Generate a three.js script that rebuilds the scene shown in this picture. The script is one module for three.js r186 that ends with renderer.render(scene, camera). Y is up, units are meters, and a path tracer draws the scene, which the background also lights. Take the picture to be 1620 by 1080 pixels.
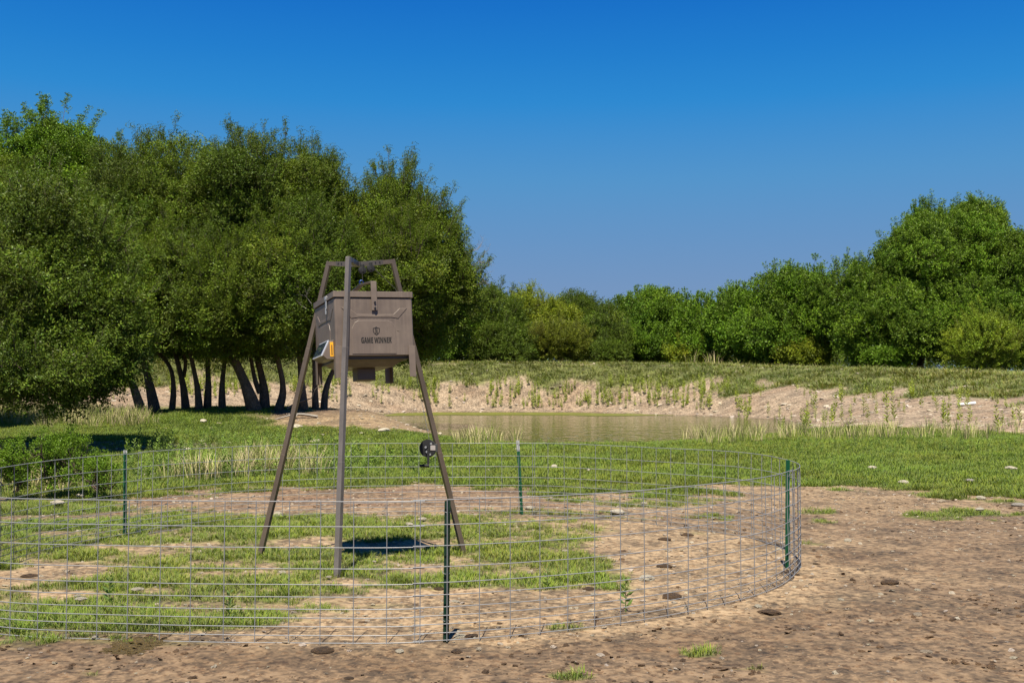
import * as THREE from 'three';
import { mergeGeometries } from 'three/addons/utils/BufferGeometryUtils.js';
import { FontLoader } from 'three/addons/loaders/FontLoader.js';
import { TextGeometry } from 'three/addons/geometries/TextGeometry.js';

// ------------------------------------------------------------------ camera, sky, sun, exposure
const scene = new THREE.Scene();
const EYE = 1.6, FOCAL = 1700, PITCH = Math.atan(65 / FOCAL);
const camera = new THREE.PerspectiveCamera(2 * Math.atan(540 / FOCAL) * 180 / Math.PI, 1.5, 0.1, 600);
camera.position.set(0, EYE, 0);
camera.rotation.x = PITCH;
const renderer = new THREE.WebGLRenderer({ antialias: true });
renderer.toneMapping = THREE.LinearToneMapping;
renderer.toneMappingExposure = 2.0;
renderer.shadowMap.enabled = true;
{ // clear deep blue sky, paler towards the horizon
  const W = 1024, H = 512, d = new Float32Array(W * H * 4);
  const stops = [[-90, 0.0775, 0.0697, 0.0465], [-3, 0.0930, 0.0930, 0.0775], [0, 0.1180, 0.1680, 0.2480], [5, 0.0890, 0.1530, 0.2640], [7.7, 0.0667, 0.1504, 0.2806], [10.6, 0.0450, 0.1504, 0.2984], [14.7, 0.0139, 0.1263, 0.3193], [17, 0.0085, 0.1046, 0.3061], [19.7, 0.0050, 0.0814, 0.2883], [26, 0.0039, 0.0636, 0.2480], [45, 0.0062, 0.0465, 0.1705], [90, 0.0062, 0.0349, 0.1318]];
  for (let y = 0; y < H; y++) {
    const el = ((y + 0.5) / H - 0.5) * 180;
    let k = 0; while (k < stops.length - 2 && el > stops[k + 1][0]) k++;
    const a = stops[k], b = stops[k + 1], t = Math.min(1, Math.max(0, (el - a[0]) / (b[0] - a[0])));
    for (let x = 0; x < W; x++) { const o = (y * W + x) * 4; for (let c = 0; c < 3; c++) d[o + c] = a[c + 1] + (b[c + 1] - a[c + 1]) * t; d[o + 3] = 1; }
  }
  const sky = new THREE.DataTexture(d, W, H, THREE.RGBAFormat, THREE.FloatType);
  sky.mapping = THREE.EquirectangularReflectionMapping; sky.magFilter = THREE.LinearFilter; sky.needsUpdate = true;
  scene.background = sky; scene.environment = sky;
}
const sun = new THREE.DirectionalLight(new THREE.Color(1.0, 0.94, 0.80), 5.0);
{ const el = 66 * Math.PI / 180, az = 6 * Math.PI / 180;      // behind the camera, a touch to its left
  sun.position.set(-Math.sin(az) * Math.cos(el) * 60, Math.sin(el) * 60, Math.cos(az) * Math.cos(el) * 60 - 25);
  sun.target.position.set(0, 0, -25); scene.add(sun.target);
  sun.castShadow = true; const s = sun.shadow.camera; s.left = -45; s.right = 45; s.top = 50; s.bottom = -50; s.far = 160; sun.shadow.mapSize.set(4096, 4096); }
scene.add(sun);

// ------------------------------------------------------------------ helpers
function rng(seed) { return () => { seed = (seed + 0x6d2b79f5) | 0; let t = Math.imul(seed ^ (seed >>> 15), 1 | seed); t = (t + Math.imul(t ^ (t >>> 7), 61 | t)) ^ t; return ((t ^ (t >>> 14)) >>> 0) / 4294967296; }; }
const V = (x, y, z) => new THREE.Vector3(x, y, z);
const lerp = (a, b, t) => a + (b - a) * t, clamp = (x, a = 0, b = 1) => Math.min(b, Math.max(a, x));
const sstep = (a, b, x) => { const t = clamp((x - a) / (b - a)); return t * t * (3 - 2 * t); };
function h2(x, y) { let h = Math.imul(x | 0, 374761393) + Math.imul(y | 0, 668265263) | 0; h = Math.imul(h ^ (h >>> 13), 1274126177); return ((h ^ (h >>> 16)) >>> 0) / 4294967296; }
function noise(x, y) { const xi = Math.floor(x), yi = Math.floor(y), u = x - xi, v = y - yi, a = u * u * (3 - 2 * u), b = v * v * (3 - 2 * v);
  return lerp(lerp(h2(xi, yi), h2(xi + 1, yi), a), lerp(h2(xi, yi + 1), h2(xi + 1, yi + 1), a), b); }
function fbm(x, y, n = 4) { let s = 0, a = 0.5, t = 0; for (let i = 0; i < n; i++) { s += a * noise(x, y); t += a; x = x * 2.03 + 17.1; y = y * 2.03 + 9.7; a *= 0.5; } return s / t; }
const used = {};
function numbered(n) { used[n] = (used[n] ?? -1) + 1; return used[n] ? n + '_' + String(used[n]).padStart(3, '0') : n; }
function tag(o, label, category, group, kind) { o.userData = { label, category }; if (group) o.userData.group = group; if (kind) o.userData.kind = kind; return o; }
function top(o, name) { o.name = numbered(name); scene.add(o); return o; }
function shade(o) { o.castShadow = o.receiveShadow = true; return o; }
function mesh(name, geo, mat, parent) { const m = shade(new THREE.Mesh(Array.isArray(geo) ? mergeGeometries(geo.map(plain)) : geo, mat)); if (parent) { m.name = name; parent.add(m); } else top(m, name); return m; }
function plain(g) { const q = g.index ? g.toNonIndexed() : g; for (const k of Object.keys(q.attributes)) if (!['position', 'normal', 'uv'].includes(k)) q.deleteAttribute(k);
  if (!q.attributes.uv) q.setAttribute('uv', new THREE.BufferAttribute(new Float32Array(q.attributes.position.count * 2), 2)); return q; }
function thing(name, pos, label, category, group) { const g = new THREE.Group(); g.position.copy(pos); top(g, name); return tag(g, label, category, group); }
// the point that the lens of the photograph sees at (px, py), at the horizontal distance D
function spot(px, py, D) { const dx = (px - 810) / FOCAL, dy = (540 - py) / FOCAL, c = Math.cos(PITCH), s = Math.sin(PITCH), t = D / (c - dy * s); return V(t * dx, EYE + t * (dy * c + s), -D); }
function ground(px, py) { let last = 3; for (let D = 3; D < 140; D *= 1.006) { const p = spot(px, py, D); if (p.y <= height(p.x, D)) { let a = last, b = D; for (let i = 0; i < 12; i++) { const m = (a + b) / 2, q = spot(px, py, m); if (q.y <= height(q.x, m)) b = m; else a = m; } const q = spot(px, py, b); return V(q.x, height(q.x, b), -b); } last = D; } return spot(px, py, 140); }
const flat = (px, py) => { const dy = (540 - py) / FOCAL, c = Math.cos(PITCH), s = Math.sin(PITCH), t = -EYE / (dy * c + s); return [t * (px - 810) / FOCAL, t * (c - dy * s)]; };

// ------------------------------------------------------------------ terrain shape: X across, D away from the camera
const POND = [[-8, 54.4], [-3.7, 57.6], [3, 57.3], [8.75, 51.3], [11.2, 46.6], [11.2, 40.6], [8.6, 34.4], [5.2, 30.4], [3.1, 28.2], [0.65, 27.9], [-0.9, 29.4], [-1.8, 32.4], [-2.8, 37], [-4.4, 43], [-6.6, 50]];
function pondDist(x, d) { let best = 1e9, inside = false; for (let i = 0, j = POND.length - 1; i < POND.length; j = i++) { const [ax, ay] = POND[j], [bx, by] = POND[i], ex = bx - ax, ey = by - ay, t = clamp(((x - ax) * ex + (d - ay) * ey) / (ex * ex + ey * ey)); const q = Math.hypot(x - ax - t * ex, d - ay - t * ey); if (q < best) best = q; if ((ay > d) !== (by > d) && x < (bx - ax) * (d - ay) / (by - ay) + ax) inside = !inside; } return inside ? -best : best; }
const CREST = [[-60, 26, 1.5, 8], [-45, 40, 1.7, 8], [-30, 50, 2.0, 8], [-18, 58, 2.35, 7.5], [-5, 63.5, 2.65, 6.4], [3, 63, 2.6, 6.2], [10.2, 60, 2.48, 7], [14.7, 55.8, 2.24, 8.6], [18.4, 51, 2.05, 11], [20.8, 47, 1.88, 13], [22.5, 43, 1.72, 14.5], [27.5, 34.5, 1.6, 14.5], [36, 24, 1.2, 12], [60, 10, 1.0, 12]];
function crest(x, d) { let best = 1e9, r = null; for (let i = 1; i < CREST.length; i++) { const a = CREST[i - 1], b = CREST[i], ex = b[0] - a[0], ey = b[1] - a[1], t = clamp(((x - a[0]) * ex + (d - a[1]) * ey) / (ex * ex + ey * ey)); const q = Math.hypot(x - a[0] - t * ex, d - a[1] - t * ey); if (q < best) { best = q; r = { t: q, h: lerp(a[2], b[2], t), w: lerp(a[3], b[3], t), outer: ex * (d - a[1]) - ey * (x - a[0]) > 0 }; } } return r; }
function dam(x, d) { const c = crest(x, d), wob = (fbm(x * 0.35, d * 0.35, 3) - 0.5) * 0.6; const f = c.outer ? clamp(1 - Math.max(0, c.t - 1.6) / 45, 0.5) : clamp((c.w - c.t - wob * clamp(c.t / 2)) / (c.w - 0.8)); return { ...c, f, y: c.h * (c.outer ? f : f * (0.62 + 0.38 * f)) }; }
function height(x, d, fine = true) {
  const far = d > 17, dm = far ? dam(x, d) : null; let y = 0;
  if (far) {
    y += 0.62 * Math.exp(-Math.pow((x + 7.6) / 5.2, 2) - Math.pow((d - 35.5) / 4.2, 2)) + 0.30 * Math.exp(-Math.pow((x + 3.6) / 2.6, 2) - Math.pow((d - 33) / 4, 2));
    y += 0.09 * sstep(17, 26, d) + 0.25 * sstep(-6, -13, x) * sstep(24, 36, d);
    y += dm.y;
    const sp = pondDist(x, d);
    if (sp < 2.5) y = sp < 0 ? -0.03 + Math.max(-0.9, sp * 0.35) : lerp(-0.03, y, sstep(0, 2.5, sp) * 0.55 + 0.45 * clamp(sp / 2.5));
  }
  if (!fine) return y;
  const a = far ? 0.07 : 0.03;
  y += (fbm(x * 0.9 + 3, d * 0.9, 3) - 0.5) * a * (d < 70 ? 1 : 0);
  if (d < 26 && Math.abs(x) < 14) y += (fbm(x * 6, d * 6, 3) - 0.5) * 0.022;
  if (far && dm.f > 0.02 && d < 80) y += (fbm(x * 2.2, d * 2.2, 3) - 0.5) * 0.07;
  return y;
}
// where grass grows: soft ellipses measured in the photograph, [px, py, half width, half height, strength]
const PATCH = [
  [430, 880, 640, 92, 0.92], [880, 880, 190, 62, 0.8], [60, 960, 200, 62, 0.85], [330, 960, 250, 52, 0.85], [90, 800, 240, 50, 0.75], [480, 830, 260, 22, 1.05], [820, 848, 200, 20, 1.0], [600, 905, 250, 26, 1.0], [900, 905, 130, 15, 0.95],
  [900, 992, 34, 7, 0.6], [1000, 785, 160, 20, 0.55], [1115, 818, 40, 8, 0.5], [910, 745, 330, 28, 1.1], [480, 748, 300, 24, 1.1], [1420, 740, 330, 40, 1.2], [745, 990, 60, 8, 0.4], [640, 960, 40, 6, 0.5],
  [1480, 818, 50, 7, 0.8], [1570, 815, 60, 11, 0.85], [1280, 808, 40, 6, 0.45], [1545, 790, 70, 7, 0.5], [1300, 825, 20, 4, 0.4], [0, 1000, 60, 26, 0.8], [1060, 880, 40, 5, 0.2],
  [125, 1066, 30, 7, 0.55], [965, 1034, 26, 7, 0.5], [1105, 1030, 26, 6, 0.5], [900, 1068, 30, 6, 0.35], [1180, 1062, 40, 8, 0.45], [1285, 860, 24, 3, 0.35]];
const BARE = [[622, 863, 88, 8, 0.85], [560, 796, 330, 20, 1], [400, 863, 130, 9, 0.8], [690, 838, 40, 8, 0.6], [60, 912, 110, 17, 0.95], [280, 934, 60, 8, 0.5], [760, 945, 260, 14, 0.9], [700, 975, 190, 20, 0.75], [640, 1005, 520, 14, 0.8], [1080, 900, 130, 70, 0.9], [330, 912, 40, 7, 0.55], [590, 868, 60, 6, 0.5], [730, 880, 40, 6, 0.5], [500, 945, 50, 8, 0.4], [150, 818, 60, 6, 0.5], [1010, 850, 60, 10, 0.6]];
const toWorld = ([px, py, a, b, s]) => { const [x, d] = flat(px, py), d1 = flat(px, py - b)[1], d0 = flat(px, py + b)[1], k = d / FOCAL; return [x, (d0 + d1) / 2, a * k, (d1 - d0) / 2, s]; };
const PW = PATCH.map(toWorld), BW = BARE.map(toWorld);
function grassy(x, d) {
  let g = 0; if (d < 24) for (const [cx, cd, rx, rd, s] of PW) { const q = ((x - cx) / rx) ** 2 + ((d - cd) / rd) ** 2; if (q < 2.2) g = Math.max(g, s * (1 - sstep(0.45, 1.6, q))); }
  if (d < 17) for (const [cx, cd, rx, rd, s] of BW) { const q = ((x - cx) / rx) ** 2 + ((d - cd) / rd) ** 2; if (q < 1.8) g *= 1 - s * (1 - sstep(0.4, 1.5, q)); }
  const far = sstep(16.3, 18.6, d + (fbm(x * 0.5, 4, 2) - 0.5) * 3); g = Math.max(g, far * 1.1);
  if (d > 17) { const dm = dam(x, d), sp = pondDist(x, d);
    if (dm.f > 0.03 && dm.t < 30) { const bank = sstep(0.55, 0.74, dm.f + (fbm(x * 0.55 + 7, d * 0.55, 3) - 0.5) * 0.7) * (x > 12.5 ? 0.85 : 1); g = lerp(g, bank * (dm.t < 0.7 && x > -12 ? 0.35 : 1), sstep(0.0, 0.12, dm.f)); }
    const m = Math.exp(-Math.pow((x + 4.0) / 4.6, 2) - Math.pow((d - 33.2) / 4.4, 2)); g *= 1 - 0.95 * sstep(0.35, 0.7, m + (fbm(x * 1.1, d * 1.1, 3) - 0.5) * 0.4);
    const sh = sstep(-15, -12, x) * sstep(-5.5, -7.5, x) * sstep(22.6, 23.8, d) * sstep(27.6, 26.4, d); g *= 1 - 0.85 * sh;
    if (sp < 0.35) g = 0; }
  if (d >= 17) return clamp(g * (0.62 + 0.75 * fbm(x * 2.4, d * 2.4, 4)) * 1.05 - 0.1 * sstep(0.5, 0.75, fbm(x * 5 + 40, d * 5, 3)));
  const n = fbm(x * 1.5 + 5, d * 2.2, 5), m = fbm(x * 7 + 40, d * 7, 3); return clamp((g * 0.82 + (n - 0.5) * 2.6 * sstep(0, 0.35, g)) * (0.35 + 1.25 * m) - 0.12);
}

// ------------------------------------------------------------------ textures and materials
function noiseTex(size, fn, srgb) { const d = new Uint8Array(size * size * 4); for (let y = 0; y < size; y++) for (let x = 0; x < size; x++) { const c = fn(x / size, y / size), o = (y * size + x) * 4; for (let k = 0; k < 3; k++) d[o + k] = clamp(c[k]) * 255; d[o + 3] = 255; }
  const t = new THREE.DataTexture(d, size, size); t.wrapS = t.wrapT = THREE.RepeatWrapping; t.magFilter = THREE.LinearFilter; if (srgb) t.colorSpace = THREE.SRGBColorSpace; t.needsUpdate = true; return t; }
function tnoise(u, v, f, s = 0) { const x = u * f, y = v * f, xi = Math.floor(x), yi = Math.floor(y), a = x - xi, b = y - yi, w = (i, j) => h2((i % f) + s * 131, (j % f) + s * 71), A = a * a * (3 - 2 * a), B = b * b * (3 - 2 * b); return lerp(lerp(w(xi, yi), w(xi + 1, yi), A), lerp(w(xi, yi + 1), w(xi + 1, yi + 1), A), B); }
const tf = (u, v, f, n, s) => { let q = 0, a = 0.5, t = 0; for (let i = 0; i < n; i++) { q += a * tnoise(u, v, f, s + i); t += a; f *= 2; a *= 0.62; } return q / t; };
const soilColor = noiseTex(1024, (u, v) => { const a = tf(u, v, 10, 6, 1), b = tf(u, v, 60, 4, 9), chip = sstep(0.58, 0.66, tf(u, v, 64, 4, 21)), peb = sstep(0.78, 0.84, tnoise(u, v, 150, 33)) * sstep(0.35, 0.6, tnoise(u, v, 12, 37)); const k = 0.80 + (a - 0.5) * 0.5 + (b - 0.5) * 0.8 - chip * 0.17 + peb * 0.24; return [k, k * (0.985 - chip * 0.05), k * (0.965 - chip * 0.1)]; }, true);
const soilBump = noiseTex(1024, (u, v) => { const k = 0.4 * tf(u, v, 14, 6, 1) + 0.45 * tf(u, v, 60, 4, 9) + 0.15 * tnoise(u, v, 300, 5); return [k, k, k]; });
const barkTex = noiseTex(512, (u, v) => { const a = tf(u, v, 8, 5, 3), k = 0.5 + 0.5 * Math.pow(Math.abs(tnoise(u, v * 0.999, 20, 8) * 2 - 1), 0.7) * 0.8 - 0.35 * (1 - a); return [k, k * 0.97, k * 0.93]; });
const dustTex = noiseTex(512, (u, v) => { const k = 0.86 + 0.22 * (tf(u, v, 6, 5, 4) - 0.5) + 0.08 * (tnoise(u, v, 200, 6) - 0.5); return [k, k, k * 0.99]; }, true);
const paintTex = noiseTex(1024, (u, v) => { const a = tf(u, v, 5, 5, 44), st = tnoise(u, v * 0.08, 90, 3) * tnoise(u, v, 4, 12), scr = sstep(0.93, 0.97, tnoise(u * 1, v * 1, 160, 19)) * sstep(0.6, 0.7, tnoise(u, v, 9, 23)); const k = 0.88 + 0.26 * (a - 0.5) - 0.10 * st + 0.12 * scr; return [k, k * (0.99 + 0.02 * a), k * 0.985]; }, true);
const roughTex = noiseTex(256, (u, v) => { const k = 0.55 + 0.5 * (tf(u, v, 8, 5, 14) - 0.5); return [k, k, k]; });
const lin = (r, g, b) => new THREE.Color().setRGB(r, g, b);
const std = (c, o = {}) => new THREE.MeshStandardMaterial({ color: c, roughness: 0.8, ...o });
const leafMat = new THREE.MeshPhysicalMaterial({ color: 0xffffff, vertexColors: true, roughness: 0.92, transmission: 0.30, thickness: 0, side: THREE.DoubleSide, clearcoat: 0.22, clearcoatRoughness: 0.38, specularIntensity: 0.25 });
const grassMat = new THREE.MeshPhysicalMaterial({ color: 0xffffff, vertexColors: true, roughness: 0.95, transmission: 0.35, thickness: 0, side: THREE.DoubleSide });
const dryMat = std(0xffffff, { vertexColors: true, side: THREE.DoubleSide, roughness: 0.9 });
const barkMat = std(lin(0.235, 0.165, 0.120), { map: barkTex, bumpMap: barkTex, bumpScale: 0.03, roughness: 0.95 });
const deadMat = std(lin(0.42, 0.38, 0.34), { map: barkTex, bumpMap: barkTex, bumpScale: 0.01, roughness: 0.9 });
const stoneMat = std(0xffffff, { map: dustTex, bumpMap: soilBump, bumpScale: 0.01, roughness: 0.95 });
const clodMat = std(0xffffff, { map: soilColor, bumpMap: soilBump, bumpScale: 0.012, roughness: 1 });

// ------------------------------------------------------------------ ground
{
  const rows = [], cols = [];
  for (let d = -30; d < 4.6; d += d > 0 ? 0.8 : 6) rows.push(d);
  for (let d = 4.7, s; d < 260; d += s) { rows.push(d); s = d < 16 ? 0.036 : d < 70 ? 0.036 + 0.0095 * (d - 16) : 0.55 + 0.05 * (d - 70); }
  for (let x = 0, s; x < 200; x += s) { cols.push(x); s = x < 6 ? 0.045 : x < 24 ? 0.045 + 0.010 * (x - 6) : 0.22 + 0.06 * (x - 24); }
  const xs = [...cols.slice(1).reverse().map((x) => -x), ...cols], nx = xs.length, nd = rows.length;
  const P = new Float32Array(nx * nd * 3), C = new Float32Array(nx * nd * 3), U = new Float32Array(nx * nd * 2), I = [];
  const tan = [0.300, 0.212, 0.126], brown = [0.142, 0.088, 0.046], dark = [0.085, 0.048, 0.023], thatch = [0.105, 0.140, 0.016], gravel = [0.325, 0.250, 0.178], mud = [0.12, 0.080, 0.045];
  const mix3 = (a, b, t) => [lerp(a[0], b[0], t), lerp(a[1], b[1], t), lerp(a[2], b[2], t)];
  for (let j = 0, n = 0; j < nd; j++) for (let i = 0; i < nx; i++, n++) {
    const x = xs[i], d = rows[j];
    P[n * 3] = x; P[n * 3 + 1] = height(x, d); P[n * 3 + 2] = -d;
    U[n * 2] = x / 2.6; U[n * 2 + 1] = d / 2.6;
    let c = tan; const big = fbm(x * 0.45 + 11, d * 0.8 + 3, 4), med = fbm(x * 1.7, d * 2.6, 4);
    // trampled darker earth nearest the camera, outside the pen, and in the trail across the pen
    const outside = Math.hypot((x + 0.9) / 3.55, (d - 9.9) / 3.25), worn = clamp(sstep(0.98, 1.12, outside) * sstep(16, 10, d) * 0.85 + 0.15 * sstep(13, 15, d) * sstep(17, 16, d));
    c = mix3(c, brown, clamp(worn * sstep(0.36, 0.56, big * 0.6 + med * 0.4 + 0.10 * sstep(9.5, 7, d)) * 1.1));
    c = mix3(c, dark, worn * 0.6 * sstep(0.58, 0.72, med * 0.75 + big * 0.3));
    c = mix3(c, [0.188, 0.126, 0.074], 0.92 * sstep(0.93, 1.4, outside + (med - 0.5) * 0.5) * sstep(15, 11, d)); const trail = sstep(13.2, 14.3, d) * sstep(16.9, 16.0, d) * sstep(-6.5, -4.5, x) * sstep(1.2, 0.2, x);
    c = mix3(c, [0.20, 0.122, 0.070], trail * (0.4 + 0.6 * sstep(0.45, 0.62, med)));
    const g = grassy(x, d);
    if (d > 17) { const dm = dam(x, d), sp = pondDist(x, d); c = mix3(c, gravel, sstep(0, 0.15, dm.f)); c = mix3(c, [0.25, 0.165, 0.105], 0.5 * sstep(0.05, 0.2, dm.f) * sstep(0.46, 0.68, fbm(x * 0.7, d * 1.4, 4)));
      if (sp < 0.7) c = mix3(c, mud, 0.8 * sstep(0.7, 0.15, sp)); if (sp < 0) c = [0.09, 0.075, 0.03];
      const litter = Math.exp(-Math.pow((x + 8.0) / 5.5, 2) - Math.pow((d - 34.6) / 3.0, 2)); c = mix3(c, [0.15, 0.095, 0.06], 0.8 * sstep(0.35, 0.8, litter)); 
      const sh = sstep(-16, -12, x) * sstep(-5.5, -7.5, x) * sstep(22.6, 23.8, d) * sstep(27.6, 26.4, d); c = mix3(c, [0.075, 0.055, 0.04], sh * 0.85); }  // shadow of the left oak painted into the soil colour, with leaf litter
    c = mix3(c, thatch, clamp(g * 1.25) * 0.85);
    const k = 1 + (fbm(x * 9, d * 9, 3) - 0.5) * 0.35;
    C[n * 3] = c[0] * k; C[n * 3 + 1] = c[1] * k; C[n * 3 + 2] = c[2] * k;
    if (i && j) I.push(n, n - 1, n - nx, n - 1, n - nx - 1, n - nx);
  }
  const g = new THREE.BufferGeometry();
  g.setAttribute('position', new THREE.BufferAttribute(P, 3)); g.setAttribute('color', new THREE.BufferAttribute(C, 3)); g.setAttribute('uv', new THREE.BufferAttribute(U, 2)); g.setIndex(I); g.computeVertexNormals();
  if (g.attributes.normal.getY(0) < 0) { const n = g.attributes.normal.array; for (let i = 0; i < n.length; i++) n[i] *= -1; const ix = g.index.array; for (let i = 0; i < ix.length; i += 3) { const t = ix[i]; ix[i] = ix[i + 1]; ix[i + 1] = t; } }
  tag(mesh('ground', g, std(0xffffff, { vertexColors: true, map: soilColor, bumpMap: soilBump, bumpScale: 0.015, roughness: 1 })), 'bare tan earth rising to a gravel bank round the pond', 'ground', null, 'structure');
}
{ // pond
  const s = new THREE.Shape(); const c = new THREE.CatmullRomCurve3(POND.map(([x, d]) => V(x, d, 0)), true).getPoints(160); const grow = c.map((p) => V(2.2 + (p.x - 2.2) * 1.06, 43 + (p.y - 43) * 1.05, 0));
  s.setFromPoints(grow.map((p) => new THREE.Vector2(p.x, p.y)));
  const g = new THREE.ShapeGeometry(s); g.rotateX(-Math.PI / 2); const uv = g.attributes.uv, po = g.attributes.position; for (let i = 0; i < uv.count; i++) uv.setXY(i, po.getX(i) / 6, po.getZ(i) / 6);
  const rip = noiseTex(512, (u, v) => { const k = 0.6 * tf(u, v, 12, 4, 2) + 0.4 * tnoise(u, v, 40, 7); return [k, k, k]; });
  tag(mesh('pond_water', g, new THREE.MeshPhysicalMaterial({ color: lin(0.044, 0.054, 0.006), roughness: 0.06, ior: 1.33, bumpMap: rip, bumpScale: 0.03, specularIntensity: 0.24 })), 'still murky green pond below the gravel bank', 'pond', null, 'structure');
  // algae along the far shore
  const far = c.filter((p) => p.y > 49 && p.x > -8.2 && p.x < 8.2), A = [], B = [];
  const al = new THREE.Shape(); far.sort((a, b) => a.x - b.x); far.forEach((p) => A.push(new THREE.Vector2(p.x, p.y + 0.4))); [...far].reverse().forEach((p) => B.push(new THREE.Vector2(p.x, p.y - (4.2 + 1.6 * fbm(p.x * 1.3, 3, 3)) * sstep(8.4, 4, p.x) - 0.1)));
  al.setFromPoints([...A, ...B]); const ag = new THREE.ShapeGeometry(al); ag.rotateX(-Math.PI / 2); ag.translate(0, 0.006, 0);
  const au = ag.attributes.uv, ap = ag.attributes.position; for (let i = 0; i < au.count; i++) au.setXY(i, ap.getX(i) / 3, ap.getZ(i) / 3);
  tag(mesh('algae', ag, std(lin(0.16, 0.165, 0.012), { map: dustTex, roughness: 0.5 })), 'bright green algae film along the far shore of the pond', 'algae', null, 'stuff');
}

// ------------------------------------------------------------------ plants: shapes of one sprig, tuft or stalk
function soup(faces) { // faces: [[v,v,v,(v)], colour]
  const p = [], c = []; for (const [f, k] of faces) for (let i = 1; i + 1 < f.length; i++) for (const q of [f[0], f[i], f[i + 1]]) { p.push(q.x, q.y, q.z); c.push(...k); }
  const g = new THREE.BufferGeometry(); g.setAttribute('position', new THREE.BufferAttribute(new Float32Array(p), 3)); g.setAttribute('color', new THREE.BufferAttribute(new Float32Array(c), 3)); g.computeVertexNormals(); return g; }
function leafFaces(at, dir, len, wid, col, r, out) {
  const d = dir.clone().normalize(), side = V(r() - 0.5, r() - 0.5, r() - 0.5).cross(d).normalize(), up = d.clone().cross(side), tip = at.clone().addScaledVector(d, len), m = at.clone().addScaledVector(d, len * 0.5);
  const a = m.clone().addScaledVector(side, wid / 2).addScaledVector(up, wid * 0.18), b = m.clone().addScaledVector(side, -wid / 2).addScaledVector(up, wid * 0.18);
  out.push([[at, a, tip], col], [[at, tip, b], col]); }
function sprig(seed, n, len, leaf, spread, tint) { // a twig along +y with leaves all round it
  const r = rng(seed), out = []; const tw = [0.16, 0.13, 0.10];
  out.push([[V(-0.004, 0, 0), V(0.004, 0, 0), V(0, len * 0.9, 0)], tw], [[V(0, 0, -0.004), V(0, 0, 0.004), V(0, len * 0.9, 0)], tw]);
  for (let i = 0; i < n; i++) { const t = Math.pow(r(), 0.7), a = r() * 6.283, o = V(Math.cos(a), 0, Math.sin(a)), at = V(o.x * spread * r() * t, t * len, o.z * spread * r() * t), dir = V(o.x, 0.2 + r() * 0.9, o.z).add(V(r() - 0.5, r() - 0.5, r() - 0.5));
    const k = 0.72 + r() * 0.56; leafFaces(at, dir, leaf * (0.7 + 0.6 * r()), leaf * (0.42 + 0.2 * r()), [tint[0] * k * (0.85 + 0.3 * r()), tint[1] * k, tint[2] * k], r, out); }
  return soup(out); }
function tuft(seed, n, h, spread, wid, cols, lean = 0.6) { const r = rng(seed), out = [];
  for (let i = 0; i < n; i++) { const a = r() * 6.283, q = Math.sqrt(r()) * spread, b = V(Math.cos(a) * q, -0.01, Math.sin(a) * q), hh = h * (0.45 + 0.65 * r()), a2 = a + (r() - 0.5) * 2, l = lean * hh * (0.25 + r()), w = wid * (0.7 + 0.6 * r()), tx = Math.cos(a2 + 1.57) * w / 2, tz = Math.sin(a2 + 1.57) * w / 2;
    const m = b.clone().add(V(Math.cos(a2) * l * 0.35, hh * 0.6, Math.sin(a2) * l * 0.35)), t = b.clone().add(V(Math.cos(a2) * l, hh, Math.sin(a2) * l)), c = cols[Math.floor(r() * cols.length)], k = 0.75 + 0.5 * r(), col = c.map((q2) => q2 * k);
    out.push([[b.clone().add(V(tx, 0, tz)), m.clone().add(V(tx * 0.8, 0, tz * 0.8)), m.clone().add(V(-tx * 0.8, 0, -tz * 0.8)), b.clone().add(V(-tx, 0, -tz))], col], [[m.clone().add(V(tx * 0.8, 0, tz * 0.8)), t, m.clone().add(V(-tx * 0.8, 0, -tz * 0.8))], col]); }
  return soup(out); }
function stalk(seed, h, n, leaf, tint) { const r = rng(seed), out = []; const st = [tint[0] * 0.9, tint[1] * 0.8, tint[2]];
  out.push([[V(-0.006, 0, 0), V(0.006, 0, 0), V(0, h, 0)], st], [[V(0, 0, -0.006), V(0, 0, 0.006), V(0, h, 0)], st]);
  for (let i = 0; i < n; i++) { const t = 0.12 + 0.88 * (i + r()) / n, a = i * 2.4 + r(), k = 0.75 + r() * 0.5; leafFaces(V(0, t * h, 0), V(Math.cos(a), 0.5 + r() * 0.7, Math.sin(a)), leaf * (1.15 - 0.6 * t), leaf * 0.34 * (1.15 - 0.5 * t), tint.map((q) => q * k), r, out); }
  return soup(out); }
const M4 = new THREE.Matrix4(), Q4 = new THREE.Quaternion(), UPV = V(0, 1, 0), E4 = new THREE.Euler();
function scatter(name, geo, mat, list, parent) { // list of {p, q, s, c}
  const m = shade(new THREE.InstancedMesh(geo, mat, list.length)); const s = V(1, 1, 1);
  list.forEach((o, i) => { if (o.s.isVector3) s.copy(o.s); else s.set(o.s, o.s, o.s); m.setMatrixAt(i, M4.compose(o.p, o.q, s)); if (o.c) m.setColorAt(i, o.c); });
  if (parent) { m.name = name; m.userData.kind = 'stuff'; parent.add(m); } else top(m, name); return m; }
const spin = (r, tilt = 0.25) => new THREE.Quaternion().setFromEuler(new THREE.Euler((r() - 0.5) * tilt, r() * 6.283, (r() - 0.5) * tilt));

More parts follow.
